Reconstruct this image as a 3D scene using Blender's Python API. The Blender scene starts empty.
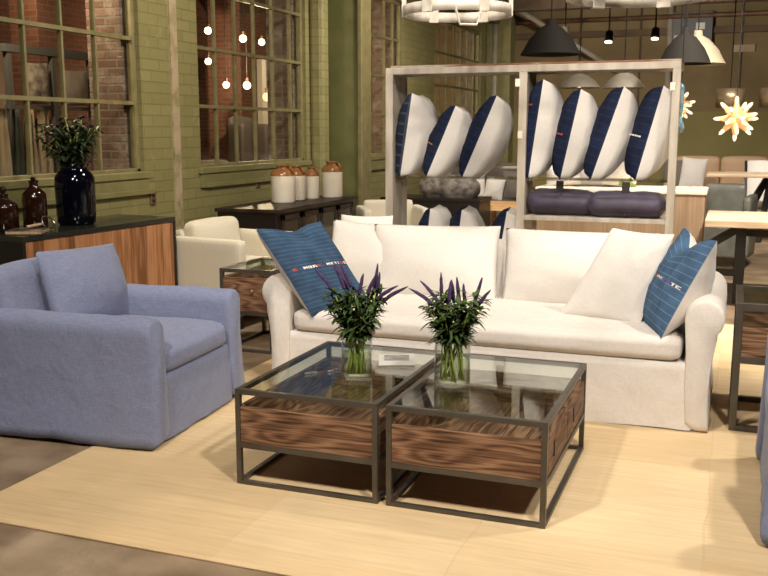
import bpy, bmesh, math, random
from mathutils import Vector, Matrix, noise
R = math.radians
PI = math.pi
rnd = random.Random(7)
scn = bpy.context.scene
C = scn.collection

# ------------------------------------------------------------------ materials
def _mat(name):
    m = bpy.data.materials.new(name); m.use_nodes = True
    nt = m.node_tree; nt.nodes.clear()
    out = nt.nodes.new('ShaderNodeOutputMaterial')
    return m, nt, out
def N(nt, t, **kw):
    n = nt.nodes.new(t)
    for k, v in kw.items():
        if k.startswith('i_'): n.inputs[k[2:].replace('_', ' ')].default_value = v
        else: setattr(n, k, v)
    return n
def L(nt, a, b): nt.links.new(a, b)
def c4(c): return (c[0], c[1], c[2], 1)
def s2l(*c):
    return tuple((v/255/12.92 if v/255 <= .04045 else ((v/255+.055)/1.055)**2.4) for v in c)

def plain(name, col, rough=.6, metal=0, spec=.5, col2=None, nscale=4, detail=5, bump=0, bscale=60, stretch=(1,1,1), lo=.35, hi=.65, coord='Object', sheen=0, emit=None, estr=0):
    m, nt, out = _mat(name)
    p = N(nt, 'ShaderNodeBsdfPrincipled'); L(nt, p.outputs[0], out.inputs[0])
    p.inputs['Roughness'].default_value = rough; p.inputs['Metallic'].default_value = metal
    p.inputs['Specular IOR Level'].default_value = spec
    p.inputs['Base Color'].default_value = c4(col)
    if sheen: p.inputs['Sheen Weight'].default_value = sheen
    if emit: p.inputs['Emission Color'].default_value = c4(emit); p.inputs['Emission Strength'].default_value = estr
    tc = N(nt, 'ShaderNodeTexCoord'); mp = N(nt, 'ShaderNodeMapping'); mp.inputs['Scale'].default_value = stretch
    L(nt, tc.outputs[coord], mp.inputs[0])
    if col2:
        nz = N(nt, 'ShaderNodeTexNoise'); nz.inputs['Scale'].default_value = nscale; nz.inputs['Detail'].default_value = detail
        L(nt, mp.outputs[0], nz.inputs['Vector'])
        mr = N(nt, 'ShaderNodeMapRange'); mr.inputs[1].default_value = lo; mr.inputs[2].default_value = hi
        L(nt, nz.outputs[0], mr.inputs[0])
        mx = N(nt, 'ShaderNodeMix', data_type='RGBA'); mx.inputs[6].default_value = c4(col); mx.inputs[7].default_value = c4(col2)
        L(nt, mr.outputs[0], mx.inputs[0]); L(nt, mx.outputs[2], p.inputs['Base Color'])
    if bump:
        nb = N(nt, 'ShaderNodeTexNoise'); nb.inputs['Scale'].default_value = bscale; nb.inputs['Detail'].default_value = 4
        L(nt, mp.outputs[0], nb.inputs['Vector'])
        b = N(nt, 'ShaderNodeBump'); b.inputs['Strength'].default_value = bump; b.inputs['Distance'].default_value = .01
        L(nt, nb.outputs[0], b.inputs['Height']); L(nt, b.outputs[0], p.inputs['Normal'])
    return m

def linen(name, col, col2, wr=.35, fine=.25, rough=.9):
    """woven cloth: slow crumples and a fine slub weave in the bump, slight colour slubs"""
    m, nt, out = _mat(name)
    p = N(nt, 'ShaderNodeBsdfPrincipled'); L(nt, p.outputs[0], out.inputs[0])
    p.inputs['Roughness'].default_value = rough; p.inputs['Specular IOR Level'].default_value = .2
    p.inputs['Sheen Weight'].default_value = .15
    tc = N(nt, 'ShaderNodeTexCoord')
    n1 = N(nt, 'ShaderNodeTexNoise'); n1.inputs['Scale'].default_value = 7; n1.inputs['Detail'].default_value = 5; n1.inputs['Distortion'].default_value = .6
    L(nt, tc.outputs['Object'], n1.inputs['Vector'])
    ms = []
    for sc in ((320, 320, 30), (30, 30, 320)):
        mp = N(nt, 'ShaderNodeMapping'); mp.inputs['Scale'].default_value = sc; L(nt, tc.outputs['Object'], mp.inputs[0])
        n = N(nt, 'ShaderNodeTexNoise'); n.inputs['Scale'].default_value = 1; n.inputs['Detail'].default_value = 2; L(nt, mp.outputs[0], n.inputs['Vector']); ms.append(n)
    ad = N(nt, 'ShaderNodeMath', operation='ADD'); L(nt, ms[0].outputs[0], ad.inputs[0]); L(nt, ms[1].outputs[0], ad.inputs[1])
    mr = N(nt, 'ShaderNodeMapRange'); mr.inputs[1].default_value = .75; mr.inputs[2].default_value = 1.25; L(nt, ad.outputs[0], mr.inputs[0])
    mx = N(nt, 'ShaderNodeMix', data_type='RGBA'); mx.inputs[6].default_value = c4(col); mx.inputs[7].default_value = c4(col2)
    L(nt, mr.outputs[0], mx.inputs[0]); L(nt, mx.outputs[2], p.inputs['Base Color'])
    b1 = N(nt, 'ShaderNodeBump'); b1.inputs['Strength'].default_value = wr; b1.inputs['Distance'].default_value = .014; L(nt, n1.outputs[0], b1.inputs['Height'])
    b2 = N(nt, 'ShaderNodeBump'); b2.inputs['Strength'].default_value = fine; b2.inputs['Distance'].default_value = .002; L(nt, ad.outputs[0], b2.inputs['Height'])
    L(nt, b1.outputs[0], b2.inputs['Normal']); L(nt, b2.outputs[0], p.inputs['Normal'])
    return m

def wood(name, dark, mid, light, axis=0, scale=1.0, rough=.55, rings=10, plank=0):
    """grain running along axis (0 x, 1 y, 2 z)"""
    m, nt, out = _mat(name)
    p = N(nt, 'ShaderNodeBsdfPrincipled'); L(nt, p.outputs[0], out.inputs[0]); p.inputs['Roughness'].default_value = rough
    p.inputs['Specular IOR Level'].default_value = .3
    tc = N(nt, 'ShaderNodeTexCoord'); mp = N(nt, 'ShaderNodeMapping')
    sc = [(4.5 if rings > 8 else 7)*scale]*3; sc[axis] = (.9 if rings > 8 else .8)*scale; mp.inputs['Scale'].default_value = sc
    L(nt, tc.outputs['Object'], mp.inputs[0])
    n0 = N(nt, 'ShaderNodeTexNoise'); n0.inputs['Scale'].default_value = 1.0; n0.inputs['Detail'].default_value = 3; L(nt, mp.outputs[0], n0.inputs['Vector'])
    mul = N(nt, 'ShaderNodeMath', operation='MULTIPLY'); mul.inputs[1].default_value = rings; L(nt, n0.outputs[0], mul.inputs[0])
    sn = N(nt, 'ShaderNodeMath', operation='SINE'); 
    m2 = N(nt, 'ShaderNodeMath', operation='MULTIPLY'); m2.inputs[1].default_value = 6.28; L(nt, mul.outputs[0], m2.inputs[0]); L(nt, m2.outputs[0], sn.inputs[0])
    mp2 = N(nt, 'ShaderNodeMapping'); s2 = [(150 if rings > 8 else 60)*scale]*3; s2[axis] = (5 if rings > 8 else 2)*scale; mp2.inputs['Scale'].default_value = s2; L(nt, tc.outputs['Object'], mp2.inputs[0])
    n1 = N(nt, 'ShaderNodeTexNoise'); n1.inputs['Scale'].default_value = 1; n1.inputs['Detail'].default_value = 4; L(nt, mp2.outputs[0], n1.inputs['Vector'])
    a = N(nt, 'ShaderNodeMath', operation='MULTIPLY_ADD'); a.inputs[1].default_value = (.13 if rings > 8 else .14); L(nt, sn.outputs[0], a.inputs[0]); L(nt, n1.outputs[0], a.inputs[2])
    src = a.outputs[0]
    if plank:
        sp = N(nt, 'ShaderNodeSeparateXYZ'); L(nt, tc.outputs['Object'], sp.inputs[0])
        ax = {1: 1, 0: 1, 2: 1}[axis]
        f = N(nt, 'ShaderNodeMath', operation='MULTIPLY'); f.inputs[1].default_value = plank; L(nt, sp.outputs[ax], f.inputs[0])
        fl = N(nt, 'ShaderNodeMath', operation='FLOOR'); L(nt, f.outputs[0], fl.inputs[0])
        wn = N(nt, 'ShaderNodeTexWhiteNoise', noise_dimensions='1D'); L(nt, fl.outputs[0], wn.inputs['W'])
        a2 = N(nt, 'ShaderNodeMath', operation='MULTIPLY_ADD'); a2.inputs[1].default_value = .5; L(nt, wn.outputs[0], a2.inputs[0])
        a3 = N(nt, 'ShaderNodeMath', operation='SUBTRACT'); a3.inputs[1].default_value = .25; L(nt, src, a3.inputs[0]); L(nt, a3.outputs[0], a2.inputs[2])
        src = a2.outputs[0]
    cr = N(nt, 'ShaderNodeValToRGB'); e = cr.color_ramp.elements
    e[0].position = .25; e[0].color = c4(dark); e[1].position = .78; e[1].color = c4(light)
    k = e.new(.5); k.color = c4(mid)
    L(nt, src, cr.inputs[0]); L(nt, cr.outputs[0], p.inputs['Base Color'])
    b = N(nt, 'ShaderNodeBump'); b.inputs['Strength'].default_value = .25; b.inputs['Distance'].default_value = .004; L(nt, a.outputs[0], b.inputs['Height']); L(nt, b.outputs[0], p.inputs['Normal'])
    return m

def brick(name, c1, c2, mortar, bw=.22, bh=.075, ms=.008, rough=.75, bump=.6, stain=None, msmooth=.1, wear=.62, spec=.4):
    m, nt, out = _mat(name)
    p = N(nt, 'ShaderNodeBsdfPrincipled'); L(nt, p.outputs[0], out.inputs[0]); p.inputs['Roughness'].default_value = rough; p.inputs['Specular IOR Level'].default_value = spec
    g = N(nt, 'ShaderNodeNewGeometry'); sp = N(nt, 'ShaderNodeSeparateXYZ'); L(nt, g.outputs['Position'], sp.inputs[0])
    ad = N(nt, 'ShaderNodeMath', operation='ADD'); L(nt, sp.outputs[0], ad.inputs[0]); L(nt, sp.outputs[1], ad.inputs[1])
    cb = N(nt, 'ShaderNodeCombineXYZ'); L(nt, ad.outputs[0], cb.inputs[0]); L(nt, sp.outputs[2], cb.inputs[1])
    br = N(nt, 'ShaderNodeTexBrick'); br.inputs['Scale'].default_value = 1; br.inputs['Brick Width'].default_value = bw; br.inputs['Row Height'].default_value = bh
    br.inputs['Mortar Size'].default_value = ms; br.inputs['Mortar Smooth'].default_value = msmooth; br.inputs['Color1'].default_value = c4(c1); br.inputs['Color2'].default_value = c4(c2); br.inputs['Mortar'].default_value = c4(mortar)
    L(nt, cb.outputs[0], br.inputs['Vector'])
    nz = N(nt, 'ShaderNodeTexNoise'); nz.inputs['Scale'].default_value = 3.5; nz.inputs['Detail'].default_value = 8; nz.inputs['Roughness'].default_value = .65; L(nt, g.outputs['Position'], nz.inputs['Vector'])
    mr = N(nt, 'ShaderNodeMapRange'); mr.inputs[1].default_value = wear; mr.inputs[2].default_value = wear+.12; L(nt, nz.outputs[0], mr.inputs[0])
    mx = N(nt, 'ShaderNodeMix', data_type='RGBA'); L(nt, mr.outputs[0], mx.inputs[0]); L(nt, br.outputs[0], mx.inputs[6]); mx.inputs[7].default_value = c4(stain or c2)
    L(nt, mx.outputs[2], p.inputs['Base Color'])
    h = N(nt, 'ShaderNodeMath', operation='MULTIPLY_ADD'); h.inputs[1].default_value = -1; h.inputs[2].default_value = 1; L(nt, br.outputs['Fac'], h.inputs[0])
    n3 = N(nt, 'ShaderNodeTexNoise'); n3.inputs['Scale'].default_value = 40; L(nt, g.outputs['Position'], n3.inputs['Vector'])
    h2 = N(nt, 'ShaderNodeMath', operation='MULTIPLY_ADD'); h2.inputs[1].default_value = .35; L(nt, n3.outputs[0], h2.inputs[0]); L(nt, h.outputs[0], h2.inputs[2])
    b = N(nt, 'ShaderNodeBump'); b.inputs['Strength'].default_value = bump; b.inputs['Distance'].default_value = .01; L(nt, h2.outputs[0], b.inputs['Height']); L(nt, b.outputs[0], p.inputs['Normal'])
    return m

def glassy(name, tint=(1,1,1), ior=1.45, rough=0.0, extra=0.0, power=5):
    """thin clear sheet: Fresnel share of mirror reflection, the rest passes straight through"""
    m, nt, out = _mat(name)
    lw = N(nt, 'ShaderNodeLayerWeight'); lw.inputs[0].default_value = .5
    pw = N(nt, 'ShaderNodeMath', operation='POWER'); pw.inputs[1].default_value = power; L(nt, lw.outputs['Facing'], pw.inputs[0])
    f0 = ((ior-1)/(ior+1))**2
    fr = N(nt, 'ShaderNodeMath', operation='MULTIPLY_ADD'); fr.inputs[1].default_value = 1-f0; fr.inputs[2].default_value = f0; L(nt, pw.outputs[0], fr.inputs[0])
    t = N(nt, 'ShaderNodeBsdfTransparent'); t.inputs[0].default_value = c4(tint)
    g = N(nt, 'ShaderNodeBsdfGlossy'); g.inputs['Roughness'].default_value = rough
    fac = fr.outputs[0]
    if extra:
        a = N(nt, 'ShaderNodeMath', operation='ADD'); a.inputs[1].default_value = extra; L(nt, fac, a.inputs[0]); fac = a.outputs[0]
    mx = N(nt, 'ShaderNodeMixShader'); L(nt, fac, mx.inputs[0]); L(nt, t.outputs[0], mx.inputs[1]); L(nt, g.outputs[0], mx.inputs[2]); L(nt, mx.outputs[0], out.inputs[0])
    return m

def checked(name, base, base2, line, nx, ny, mortar=.012):
    """cloth with thin woven lines, laid out on the pillow's own UV"""
    m, nt, out = _mat(name)
    p = N(nt, 'ShaderNodeBsdfPrincipled'); L(nt, p.outputs[0], out.inputs[0]); p.inputs['Roughness'].default_value = .9; p.inputs['Specular IOR Level'].default_value = .15
    tc = N(nt, 'ShaderNodeTexCoord')
    br = N(nt, 'ShaderNodeTexBrick'); br.offset = 0; br.inputs['Scale'].default_value = 1; br.inputs['Brick Width'].default_value = 1/nx; br.inputs['Row Height'].default_value = 1/ny
    br.inputs['Mortar Size'].default_value = mortar; br.inputs['Mortar Smooth'].default_value = .3
    br.inputs['Color1'].default_value = c4(base); br.inputs['Color2'].default_value = c4(base2); br.inputs['Mortar'].default_value = c4(line)
    L(nt, tc.outputs['UV'], br.inputs['Vector'])
    nz = N(nt, 'ShaderNodeTexNoise'); nz.inputs['Scale'].default_value = 6; nz.inputs['Detail'].default_value = 6; L(nt, tc.outputs['UV'], nz.inputs['Vector'])
    mr = N(nt, 'ShaderNodeMapRange'); mr.inputs[1].default_value = .3; mr.inputs[2].default_value = .7; mr.inputs[3].default_value = .75; mr.inputs[4].default_value = 1.25; L(nt, nz.outputs[0], mr.inputs[0])
    mx = N(nt, 'ShaderNodeMix', data_type='RGBA', blend_type='MULTIPLY'); mx.inputs[0].default_value = 1; L(nt, br.outputs[0], mx.inputs[6]); L(nt, mr.outputs[0], mx.inputs[7]); L(nt, mx.outputs[2], p.inputs['Base Color'])
    mp = N(nt, 'ShaderNodeMapping'); mp.inputs['Scale'].default_value = (30, 160, 1); L(nt, tc.outputs['UV'], mp.inputs[0])
    n2 = N(nt, 'ShaderNodeTexNoise'); n2.inputs['Scale'].default_value = 1; L(nt, mp.outputs[0], n2.inputs['Vector'])
    b = N(nt, 'ShaderNodeBump'); b.inputs['Strength'].default_value = .3; b.inputs['Distance'].default_value = .003; L(nt, n2.outputs[0], b.inputs['Height']); L(nt, b.outputs[0], p.inputs['Normal'])
    return m

def glow(name, col, s):
    m, nt, out = _mat(name)
    e = N(nt, 'ShaderNodeEmission'); e.inputs[0].default_value = c4(col); e.inputs[1].default_value = s; L(nt, e.outputs[0], out.inputs[0]); return m

def matting(name):
    """pale straw matting: faint woven squares with slightly raised seams"""
    m, nt, out = _mat(name)
    p = N(nt, 'ShaderNodeBsdfPrincipled'); L(nt, p.outputs[0], out.inputs[0]); p.inputs['Roughness'].default_value = .8; p.inputs['Specular IOR Level'].default_value = .25
    g = N(nt, 'ShaderNodeNewGeometry'); 
    br = N(nt, 'ShaderNodeTexBrick'); br.offset = 0; br.inputs['Scale'].default_value = 1; br.inputs['Brick Width'].default_value = .82; br.inputs['Row Height'].default_value = .47
    br.inputs['Mortar Size'].default_value = .006; br.inputs['Mortar Smooth'].default_value = .5; br.inputs['Bias'].default_value = 0
    br.inputs['Color1'].default_value = c4(s2l(212,188,150)); br.inputs['Color2'].default_value = c4(s2l(203,176,135)); br.inputs['Mortar'].default_value = c4(s2l(203,177,138))
    nd = N(nt, 'ShaderNodeTexNoise'); nd.inputs['Scale'].default_value = 2.2; nd.inputs['Detail'].default_value = 3; L(nt, g.outputs['Position'], nd.inputs['Vector'])
    vm = N(nt, 'ShaderNodeVectorMath', operation='MULTIPLY_ADD'); vm.inputs[1].default_value = (.05, .05, 0); L(nt, nd.outputs['Color'], vm.inputs[0]); L(nt, g.outputs['Position'], vm.inputs[2])
    L(nt, vm.outputs[0], br.inputs['Vector'])
    mp = N(nt, 'ShaderNodeMapping'); mp.inputs['Scale'].default_value = (3, 40, 1); L(nt, g.outputs['Position'], mp.inputs[0])
    n1 = N(nt, 'ShaderNodeTexNoise'); n1.inputs['Scale'].default_value = 1; n1.inputs['Detail'].default_value = 5; L(nt, mp.outputs[0], n1.inputs['Vector'])
    n2 = N(nt, 'ShaderNodeTexNoise'); n2.inputs['Scale'].default_value = 1.5; n2.inputs['Detail'].default_value = 6; L(nt, g.outputs['Position'], n2.inputs['Vector'])
    ad = N(nt, 'ShaderNodeMath', operation='ADD'); L(nt, n1.outputs[0], ad.inputs[0]); L(nt, n2.outputs[0], ad.inputs[1])
    mr = N(nt, 'ShaderNodeMapRange'); mr.inputs[1].default_value = .6; mr.inputs[2].default_value = 1.4; mr.inputs[3].default_value = .84; mr.inputs[4].default_value = 1.14; L(nt, ad.outputs[0], mr.inputs[0])
    mx = N(nt, 'ShaderNodeMix', data_type='RGBA', blend_type='MULTIPLY'); mx.inputs[0].default_value = 1; L(nt, br.outputs[0], mx.inputs[6]); L(nt, mr.outputs[0], mx.inputs[7]); L(nt, mx.outputs[2], p.inputs['Base Color'])
    b = N(nt, 'ShaderNodeBump'); b.inputs['Strength'].default_value = .25; b.inputs['Distance'].default_value = .01; L(nt, ad.outputs[0], b.inputs['Height']); L(nt, b.outputs[0], p.inputs['Normal'])
    return m

M = {}
M['white_linen'] = linen('white linen', (.62,.572,.525), (.69,.64,.59), .6, .25)
M['white_cotton'] = linen('white cotton', (.64,.60,.555), (.70,.66,.615), .4, .1)
M['blue_linen'] = linen('grey blue linen', (.160,.180,.285), (.215,.238,.355), .8, .45)
M['cream_fabric'] = linen('cream upholstery', (.50,.45,.34), (.55,.50,.39), .15, .15)
M['denim_lines'] = checked('blue cloth with fine woven lines', (.030,.062,.115), (.037,.072,.13), (.065,.105,.165), .6, 22, .004)
M['denim_grid'] = checked('blue cloth with pale check lines', (.052,.105,.19), (.06,.118,.21), (.15,.21,.29), 4, 13, .004)
M['navy_cloth'] = checked('dark indigo cloth', (.008,.013,.034), (.011,.016,.04), (.015,.022,.05), 1, 12, .01)
M['navy_check'] = checked('dark indigo checked cloth', (.012,.016,.030), (.02,.026,.045), (.05,.06,.085), 5, 8, .014)
M['purple_velvet'] = plain('dark purple velvet', (.040,.030,.052), .6, sheen=.1, col2=(.06,.045,.075), nscale=9, bump=.4, bscale=25)
M['rustic'] = wood('rustic brown wood', (.045,.020,.010), (.17,.085,.046), (.30,.175,.10), 0, 1.0, .6, 17)
M['rustic_y'] = wood('rustic brown wood along the side', (.045,.020,.010), (.15,.075,.042), (.28,.16,.095), 1, 1.0, .6, 17)
M['walnut'] = wood('dark walnut', (.010,.006,.004), (.022,.013,.009), (.04,.024,.016), 1, 1.2, .45, 5)
M['slat_wood'] = wood('orange brown veneer with upright grain', (.15,.062,.024), (.29,.125,.05), (.39,.185,.085), 2, 1.6, .4, 3, plank=11)
M['oak_top'] = wood('pale oak', (.60,.44,.28), (.70,.54,.37), (.78,.64,.47), 0, 1.0, .35, 4)
M['tan_wood'] = wood('tan wood', (.26,.17,.10), (.30,.20,.12), (.35,.245,.155), 2, .8, .5, 3)
M['orange_wood'] = wood('light orange wood', (.5,.27,.10), (.62,.36,.16), (.7,.45,.22), 0, 1.0, .4, 3)
M['limed'] = plain('whitewashed wood', (.52,.46,.38), .7, col2=(.38,.32,.25), nscale=2.5, stretch=(6,6,1), bump=.2, bscale=20)
M['limed_top'] = plain('worn red brown wood', (.20,.09,.05), .7, col2=(.48,.40,.31), nscale=3, stretch=(1,6,6), lo=.5, hi=.62)
M['steel'] = plain('dark bronzed steel', (.085,.074,.058), .42, .55, col2=(.115,.10,.08), nscale=8)
M['black'] = plain('black powder coat', (.010,.009,.008), .45, .2)
M['black_top'] = plain('black lacquer', (.016,.018,.015), .15, 0, .6)
M['green_brick'] = brick('green painted brick', (.200,.178,.070), (.235,.208,.085), (.175,.155,.060), .26, .096, .006, .5, .6, stain=(.29,.25,.12), wear=.60)
M['green_paint'] = plain('olive green paint', (.175,.158,.058), .55, col2=(.235,.205,.09), nscale=5, bump=.15, bscale=15, lo=.45, hi=.75)
M['green_dark'] = plain('deep green paint', (.088,.090,.026), .5, col2=(.125,.12,.04), nscale=3)
M['muntin'] = plain('olive window paint', (.15,.13,.05), .5, col2=(.21,.175,.08), nscale=9)
M['bare_brick'] = brick('bare worn brick', (.115,.058,.040), (.17,.11,.085), (.16,.135,.11), .2, .07, .010, .9, 1.0, stain=(.25,.20,.165), msmooth=.3, wear=.5)
M['red_brick'] = brick('red brick', (.13,.045,.026), (.17,.065,.038), (.15,.10,.075), .2, .07, .009, .9, .8, stain=(.20,.10,.07), wear=.6)
M['strip'] = plain('flaked bare plaster strip', (.38,.29,.18), .8, col2=(.22,.19,.08), nscale=6, lo=.48, hi=.66)
M['concrete'] = plain('worn brown concrete', (.155,.105,.062), .45, col2=(.31,.225,.145), nscale=3.5, detail=12, bump=.25, bscale=30)
M['backwall'] = plain('brown concrete wall', (.175,.125,.055), .85, col2=(.24,.175,.085), nscale=1.3, detail=8)
M['backolive'] = plain('olive painted lower wall', (.22,.185,.055), .7, col2=(.27,.225,.075), nscale=1.2)
M['ceil'] = plain('dark timber ceiling', (.07,.045,.028), .85, col2=(.12,.08,.05), nscale=2, stretch=(4,.4,1))
M['beam'] = plain('old brown timber', (.10,.062,.035), .85, col2=(.15,.10,.06), nscale=3)
M['pipe'] = plain('pale pipe', (.40,.36,.29), .5, col2=(.30,.26,.2), nscale=4)
M['pipe_dark'] = plain('rusty pipe', (.12,.06,.035), .6, .3, col2=(.2,.11,.06), nscale=5)
M['matting'] = matting('straw matting')
M['glass_top'] = glassy('table glass', (.90,.95,.91), 1.5)
M['pane'] = glassy('window glass', (.95,.96,.93), 1.12)
M['vase_glass'] = glassy('clear vase glass', (.95,.97,.95), 1.6, power=3)
M['water'] = glassy('water', (.95,.965,.88), 1.33, power=4)
M['shelf_glass'] = glassy('shelf glass', (.97,.98,.97), 1.15)
M['leaf'] = plain('leaf green', (.020,.042,.009), .7, spec=.25, col2=(.06,.10,.022), nscale=30)
M['leaf_dark'] = plain('dark leaf green', (.010,.020,.007), .5, col2=(.03,.05,.014), nscale=20)
M['stem'] = plain('stem green', (.40,.47,.10), .5, col2=(.26,.34,.06), nscale=20)
M['bud'] = plain('pale bud', (.62,.62,.42), .6)
M['purple'] = plain('purple petals', (.045,.026,.075), .8, spec=.2, col2=(.085,.05,.125), nscale=60, bump=.8, bscale=200)
M['plum'] = plain('dark plum petals', (.035,.012,.022), .7, col2=(.07,.025,.05), nscale=60)
M['jar_blue'] = plain('midnight blue glazed glass', (.001,.0012,.004), .08, 0, .5)
M['amber'] = plain('dark amber glass', (.014,.0045,.002), .1, 0, .5)
M['chrome'] = plain('polished chrome', (.75,.73,.70), .12, 1)
M['bone'] = plain('polished horn', (.50,.36,.22), .3, col2=(.25,.15,.08), nscale=12, stretch=(8,1,8))
M['dark_leather'] = plain('dark brown leather', (.03,.02,.015), .4, col2=(.05,.034,.025), nscale=20)
M['paper'] = plain('white paper', (.72,.70,.66), .6)
M['page_grey'] = plain('grey printed picture', (.25,.24,.23), .6, col2=(.5,.48,.45), nscale=20)
M['crock'] = plain('cream stoneware', (.55,.49,.38), .35, col2=(.62,.56,.46), nscale=5)
M['crock_top'] = plain('tan brown glaze', (.30,.13,.045), .2, col2=(.17,.07,.025), nscale=14)
M['brass'] = plain('pale brass', (.75,.62,.40), .3, 1)
M['grey_sofa'] = plain('taupe grey upholstery', (.10,.082,.068), .9, col2=(.125,.103,.088), nscale=9, bump=.2)
M['grey_pillow'] = plain('warm grey cloth', (.15,.125,.105), .9, bump=.2)
M['fur'] = plain('mottled grey fleece', (.06,.048,.038), .95, col2=(.22,.19,.16), nscale=12, bump=.6, bscale=40)
M['black_brown'] = plain('black brown wood', (.010,.006,.004), .4)
M['glass_dark'] = plain('dark cabinet glass', (.035,.030,.022), .1)
M['tan_leather'] = plain('tan upholstery', (.46,.30,.18), .6, col2=(.50,.33,.20), nscale=3, bump=.1)
M['green_grey'] = plain('grey green leather', (.105,.105,.085), .45, col2=(.15,.15,.125), nscale=6, bump=.2)
M['white_sheet'] = plain('white painted board', (.75,.68,.56), .5)
M['shade_dark'] = plain('dark grey metal shade', (.010,.008,.006), .8, 0, .15)
M['shade_cream'] = plain('weathered cream enamel', (.34,.29,.20), .5, .1, col2=(.25,.21,.145), nscale=5)
M['shade_grey'] = plain('weathered grey enamel', (.13,.11,.08), .6, .1, col2=(.09,.075,.055), nscale=5)
M['hoop'] = plain('whitewashed hoop', (.58,.53,.46), .7, col2=(.40,.35,.28), nscale=14)
M['drum'] = plain('tarnished metal drum', (.22,.16,.09), .35, .6, col2=(.3,.23,.14), nscale=5)
M['panel_grey'] = plain('grey blue painted steel', (.075,.078,.075), .5)
M['star_glass'] = plain('frosted star glass', (.75,.45,.2), .4, emit=(1,.52,.22), estr=.5)
M['star_tip'] = glow('glowing star tip', (1,.80,.52), 2.0)
M['bulb'] = glow('lit bulb', (1,.80,.52), 9)
M['bulb_dim'] = glow('amber bulb', (1,.62,.28), 2.5)
M['spotlit'] = glow('lit lens', (1,.88,.68), 5)
M['blue_glass'] = plain('blue glass', (.03,.07,.12), .08, 0, .6, col2=(.16,.22,.20), nscale=18)
M['plaster_pink'] = plain('pinkish plaster', (.30,.20,.14), .85, col2=(.24,.16,.11), nscale=2)
M['canvas'] = plain('beige canvas', (.48,.38,.26), .9, col2=(.36,.28,.18), nscale=4, stretch=(1,6,.6))
M['teal_cloth'] = plain('dark teal cloth', (.045,.055,.048), .9, col2=(.075,.085,.072), nscale=4)
M['olive_check'] = plain('leaf print cloth', (.70,.65,.56), .9, col2=(.18,.22,.05), nscale=9, lo=.52, hi=.58)
M['slate'] = plain('slate grey cloth', (.12,.125,.13), .9)
M['red_thread'] = plain('red thread', (.45,.07,.05), .8)
M['white_thread'] = plain('white thread', (.75,.72,.68), .8)
M['violet_thread'] = plain('violet thread', (.16,.10,.35), .8)
M['orange_thread'] = plain('orange thread', (.50,.24,.06), .8)
M['tag'] = plain('black card', (.022,.019,.015), .7)
M['red_light'] = plain('dark red metal', (.20,.035,.02), .5)
M['silk'] = plain('dark upholstery', (.050,.038,.030), .7)

# ------------------------------------------------------------------ mesh helpers
def new(): return bmesh.new()
def obj(name, bm, m, parent=None, smooth=False, loc=None, uv=None):
    me = bpy.data.meshes.new(name)
    bmesh.ops.recalc_face_normals(bm, faces=bm.faces)
    bm.to_mesh(me); bm.free()
    for x in (m if isinstance(m, (list, tuple)) else [m]): me.materials.append(x)
    if smooth:
        for p in me.polygons: p.use_smooth = True
    o = bpy.data.objects.new(name, me); C.objects.link(o)
    if parent: o.parent = parent
    if loc: o.location = loc
    return o
def thing(name, label, cat, loc=(0,0,0), rotz=0, group=None):
    o = bpy.data.objects.new(name, None); C.objects.link(o); o.empty_display_size = .1
    o.location = loc; o.rotation_euler = (0,0,rotz); o['label'] = label; o['category'] = cat
    if group: o['group'] = group
    return o
def tag(o, label, cat, group=None):
    o['label'] = label; o['category'] = cat
    if group: o['group'] = group
    return o
def struct(o): o['kind'] = 'structure'; return o
def dup(root, loc, rotz, label, group=None):
    r = root.copy(); C.objects.link(r); r.location = loc; r.rotation_euler = (0,0,rotz); r['label'] = label
    if group: r['group'] = group
    for ch in list(root.children):
        c = ch.copy(); C.objects.link(c); c.parent = r
        for g in list(ch.children):
            d = g.copy(); C.objects.link(d); d.parent = c
    return r

def box(bm, x0, x1, y0, y1, z0, z1, bev=0, mi=0):
    vs = [bm.verts.new((x, y, z)) for z in (z0, z1) for y in (y0, y1) for x in (x0, x1)]
    fs = []
    for f in ((0,1,3,2), (4,6,7,5), (0,4,5,1), (2,3,7,6), (0,2,6,4), (1,5,7,3)):
        fc = bm.faces.new([vs[i] for i in f]); fc.material_index = mi; fs.append(fc)
    if bev:
        es = list({e for f in fs for e in f.edges})
        r = bmesh.ops.bevel(bm, geom=es, offset=bev, segments=2, affect='EDGES', profile=.5)
        for f in r['faces']: f.material_index = mi
    return fs
def tube(bm, pts, rad, n=8, cap=True, mi=0):
    pts = [Vector(p) for p in pts]; rads = rad if isinstance(rad, (list, tuple)) else [rad]*len(pts)
    rings = []; ref = None
    for i, p in enumerate(pts):
        d = (pts[min(i+1, len(pts)-1)] - pts[max(i-1, 0)]).normalized()
        if ref is None:
            ref = d.orthogonal().normalized()
        ref = (ref - d*ref.dot(d)); ref = ref.normalized() if ref.length > 1e-6 else d.orthogonal().normalized()
        b = d.cross(ref)
        rings.append([bm.verts.new(p + (ref*math.cos(2*PI*k/n) + b*math.sin(2*PI*k/n))*rads[i]) for k in range(n)])
    for a, b in zip(rings, rings[1:]):
        for k in range(n):
            f = bm.faces.new((a[k], a[(k+1) % n], b[(k+1) % n], b[k])); f.material_index = mi
    if cap:
        for r in (rings[0][::-1], rings[-1]):
            f = bm.faces.new(r); f.material_index = mi
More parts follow.
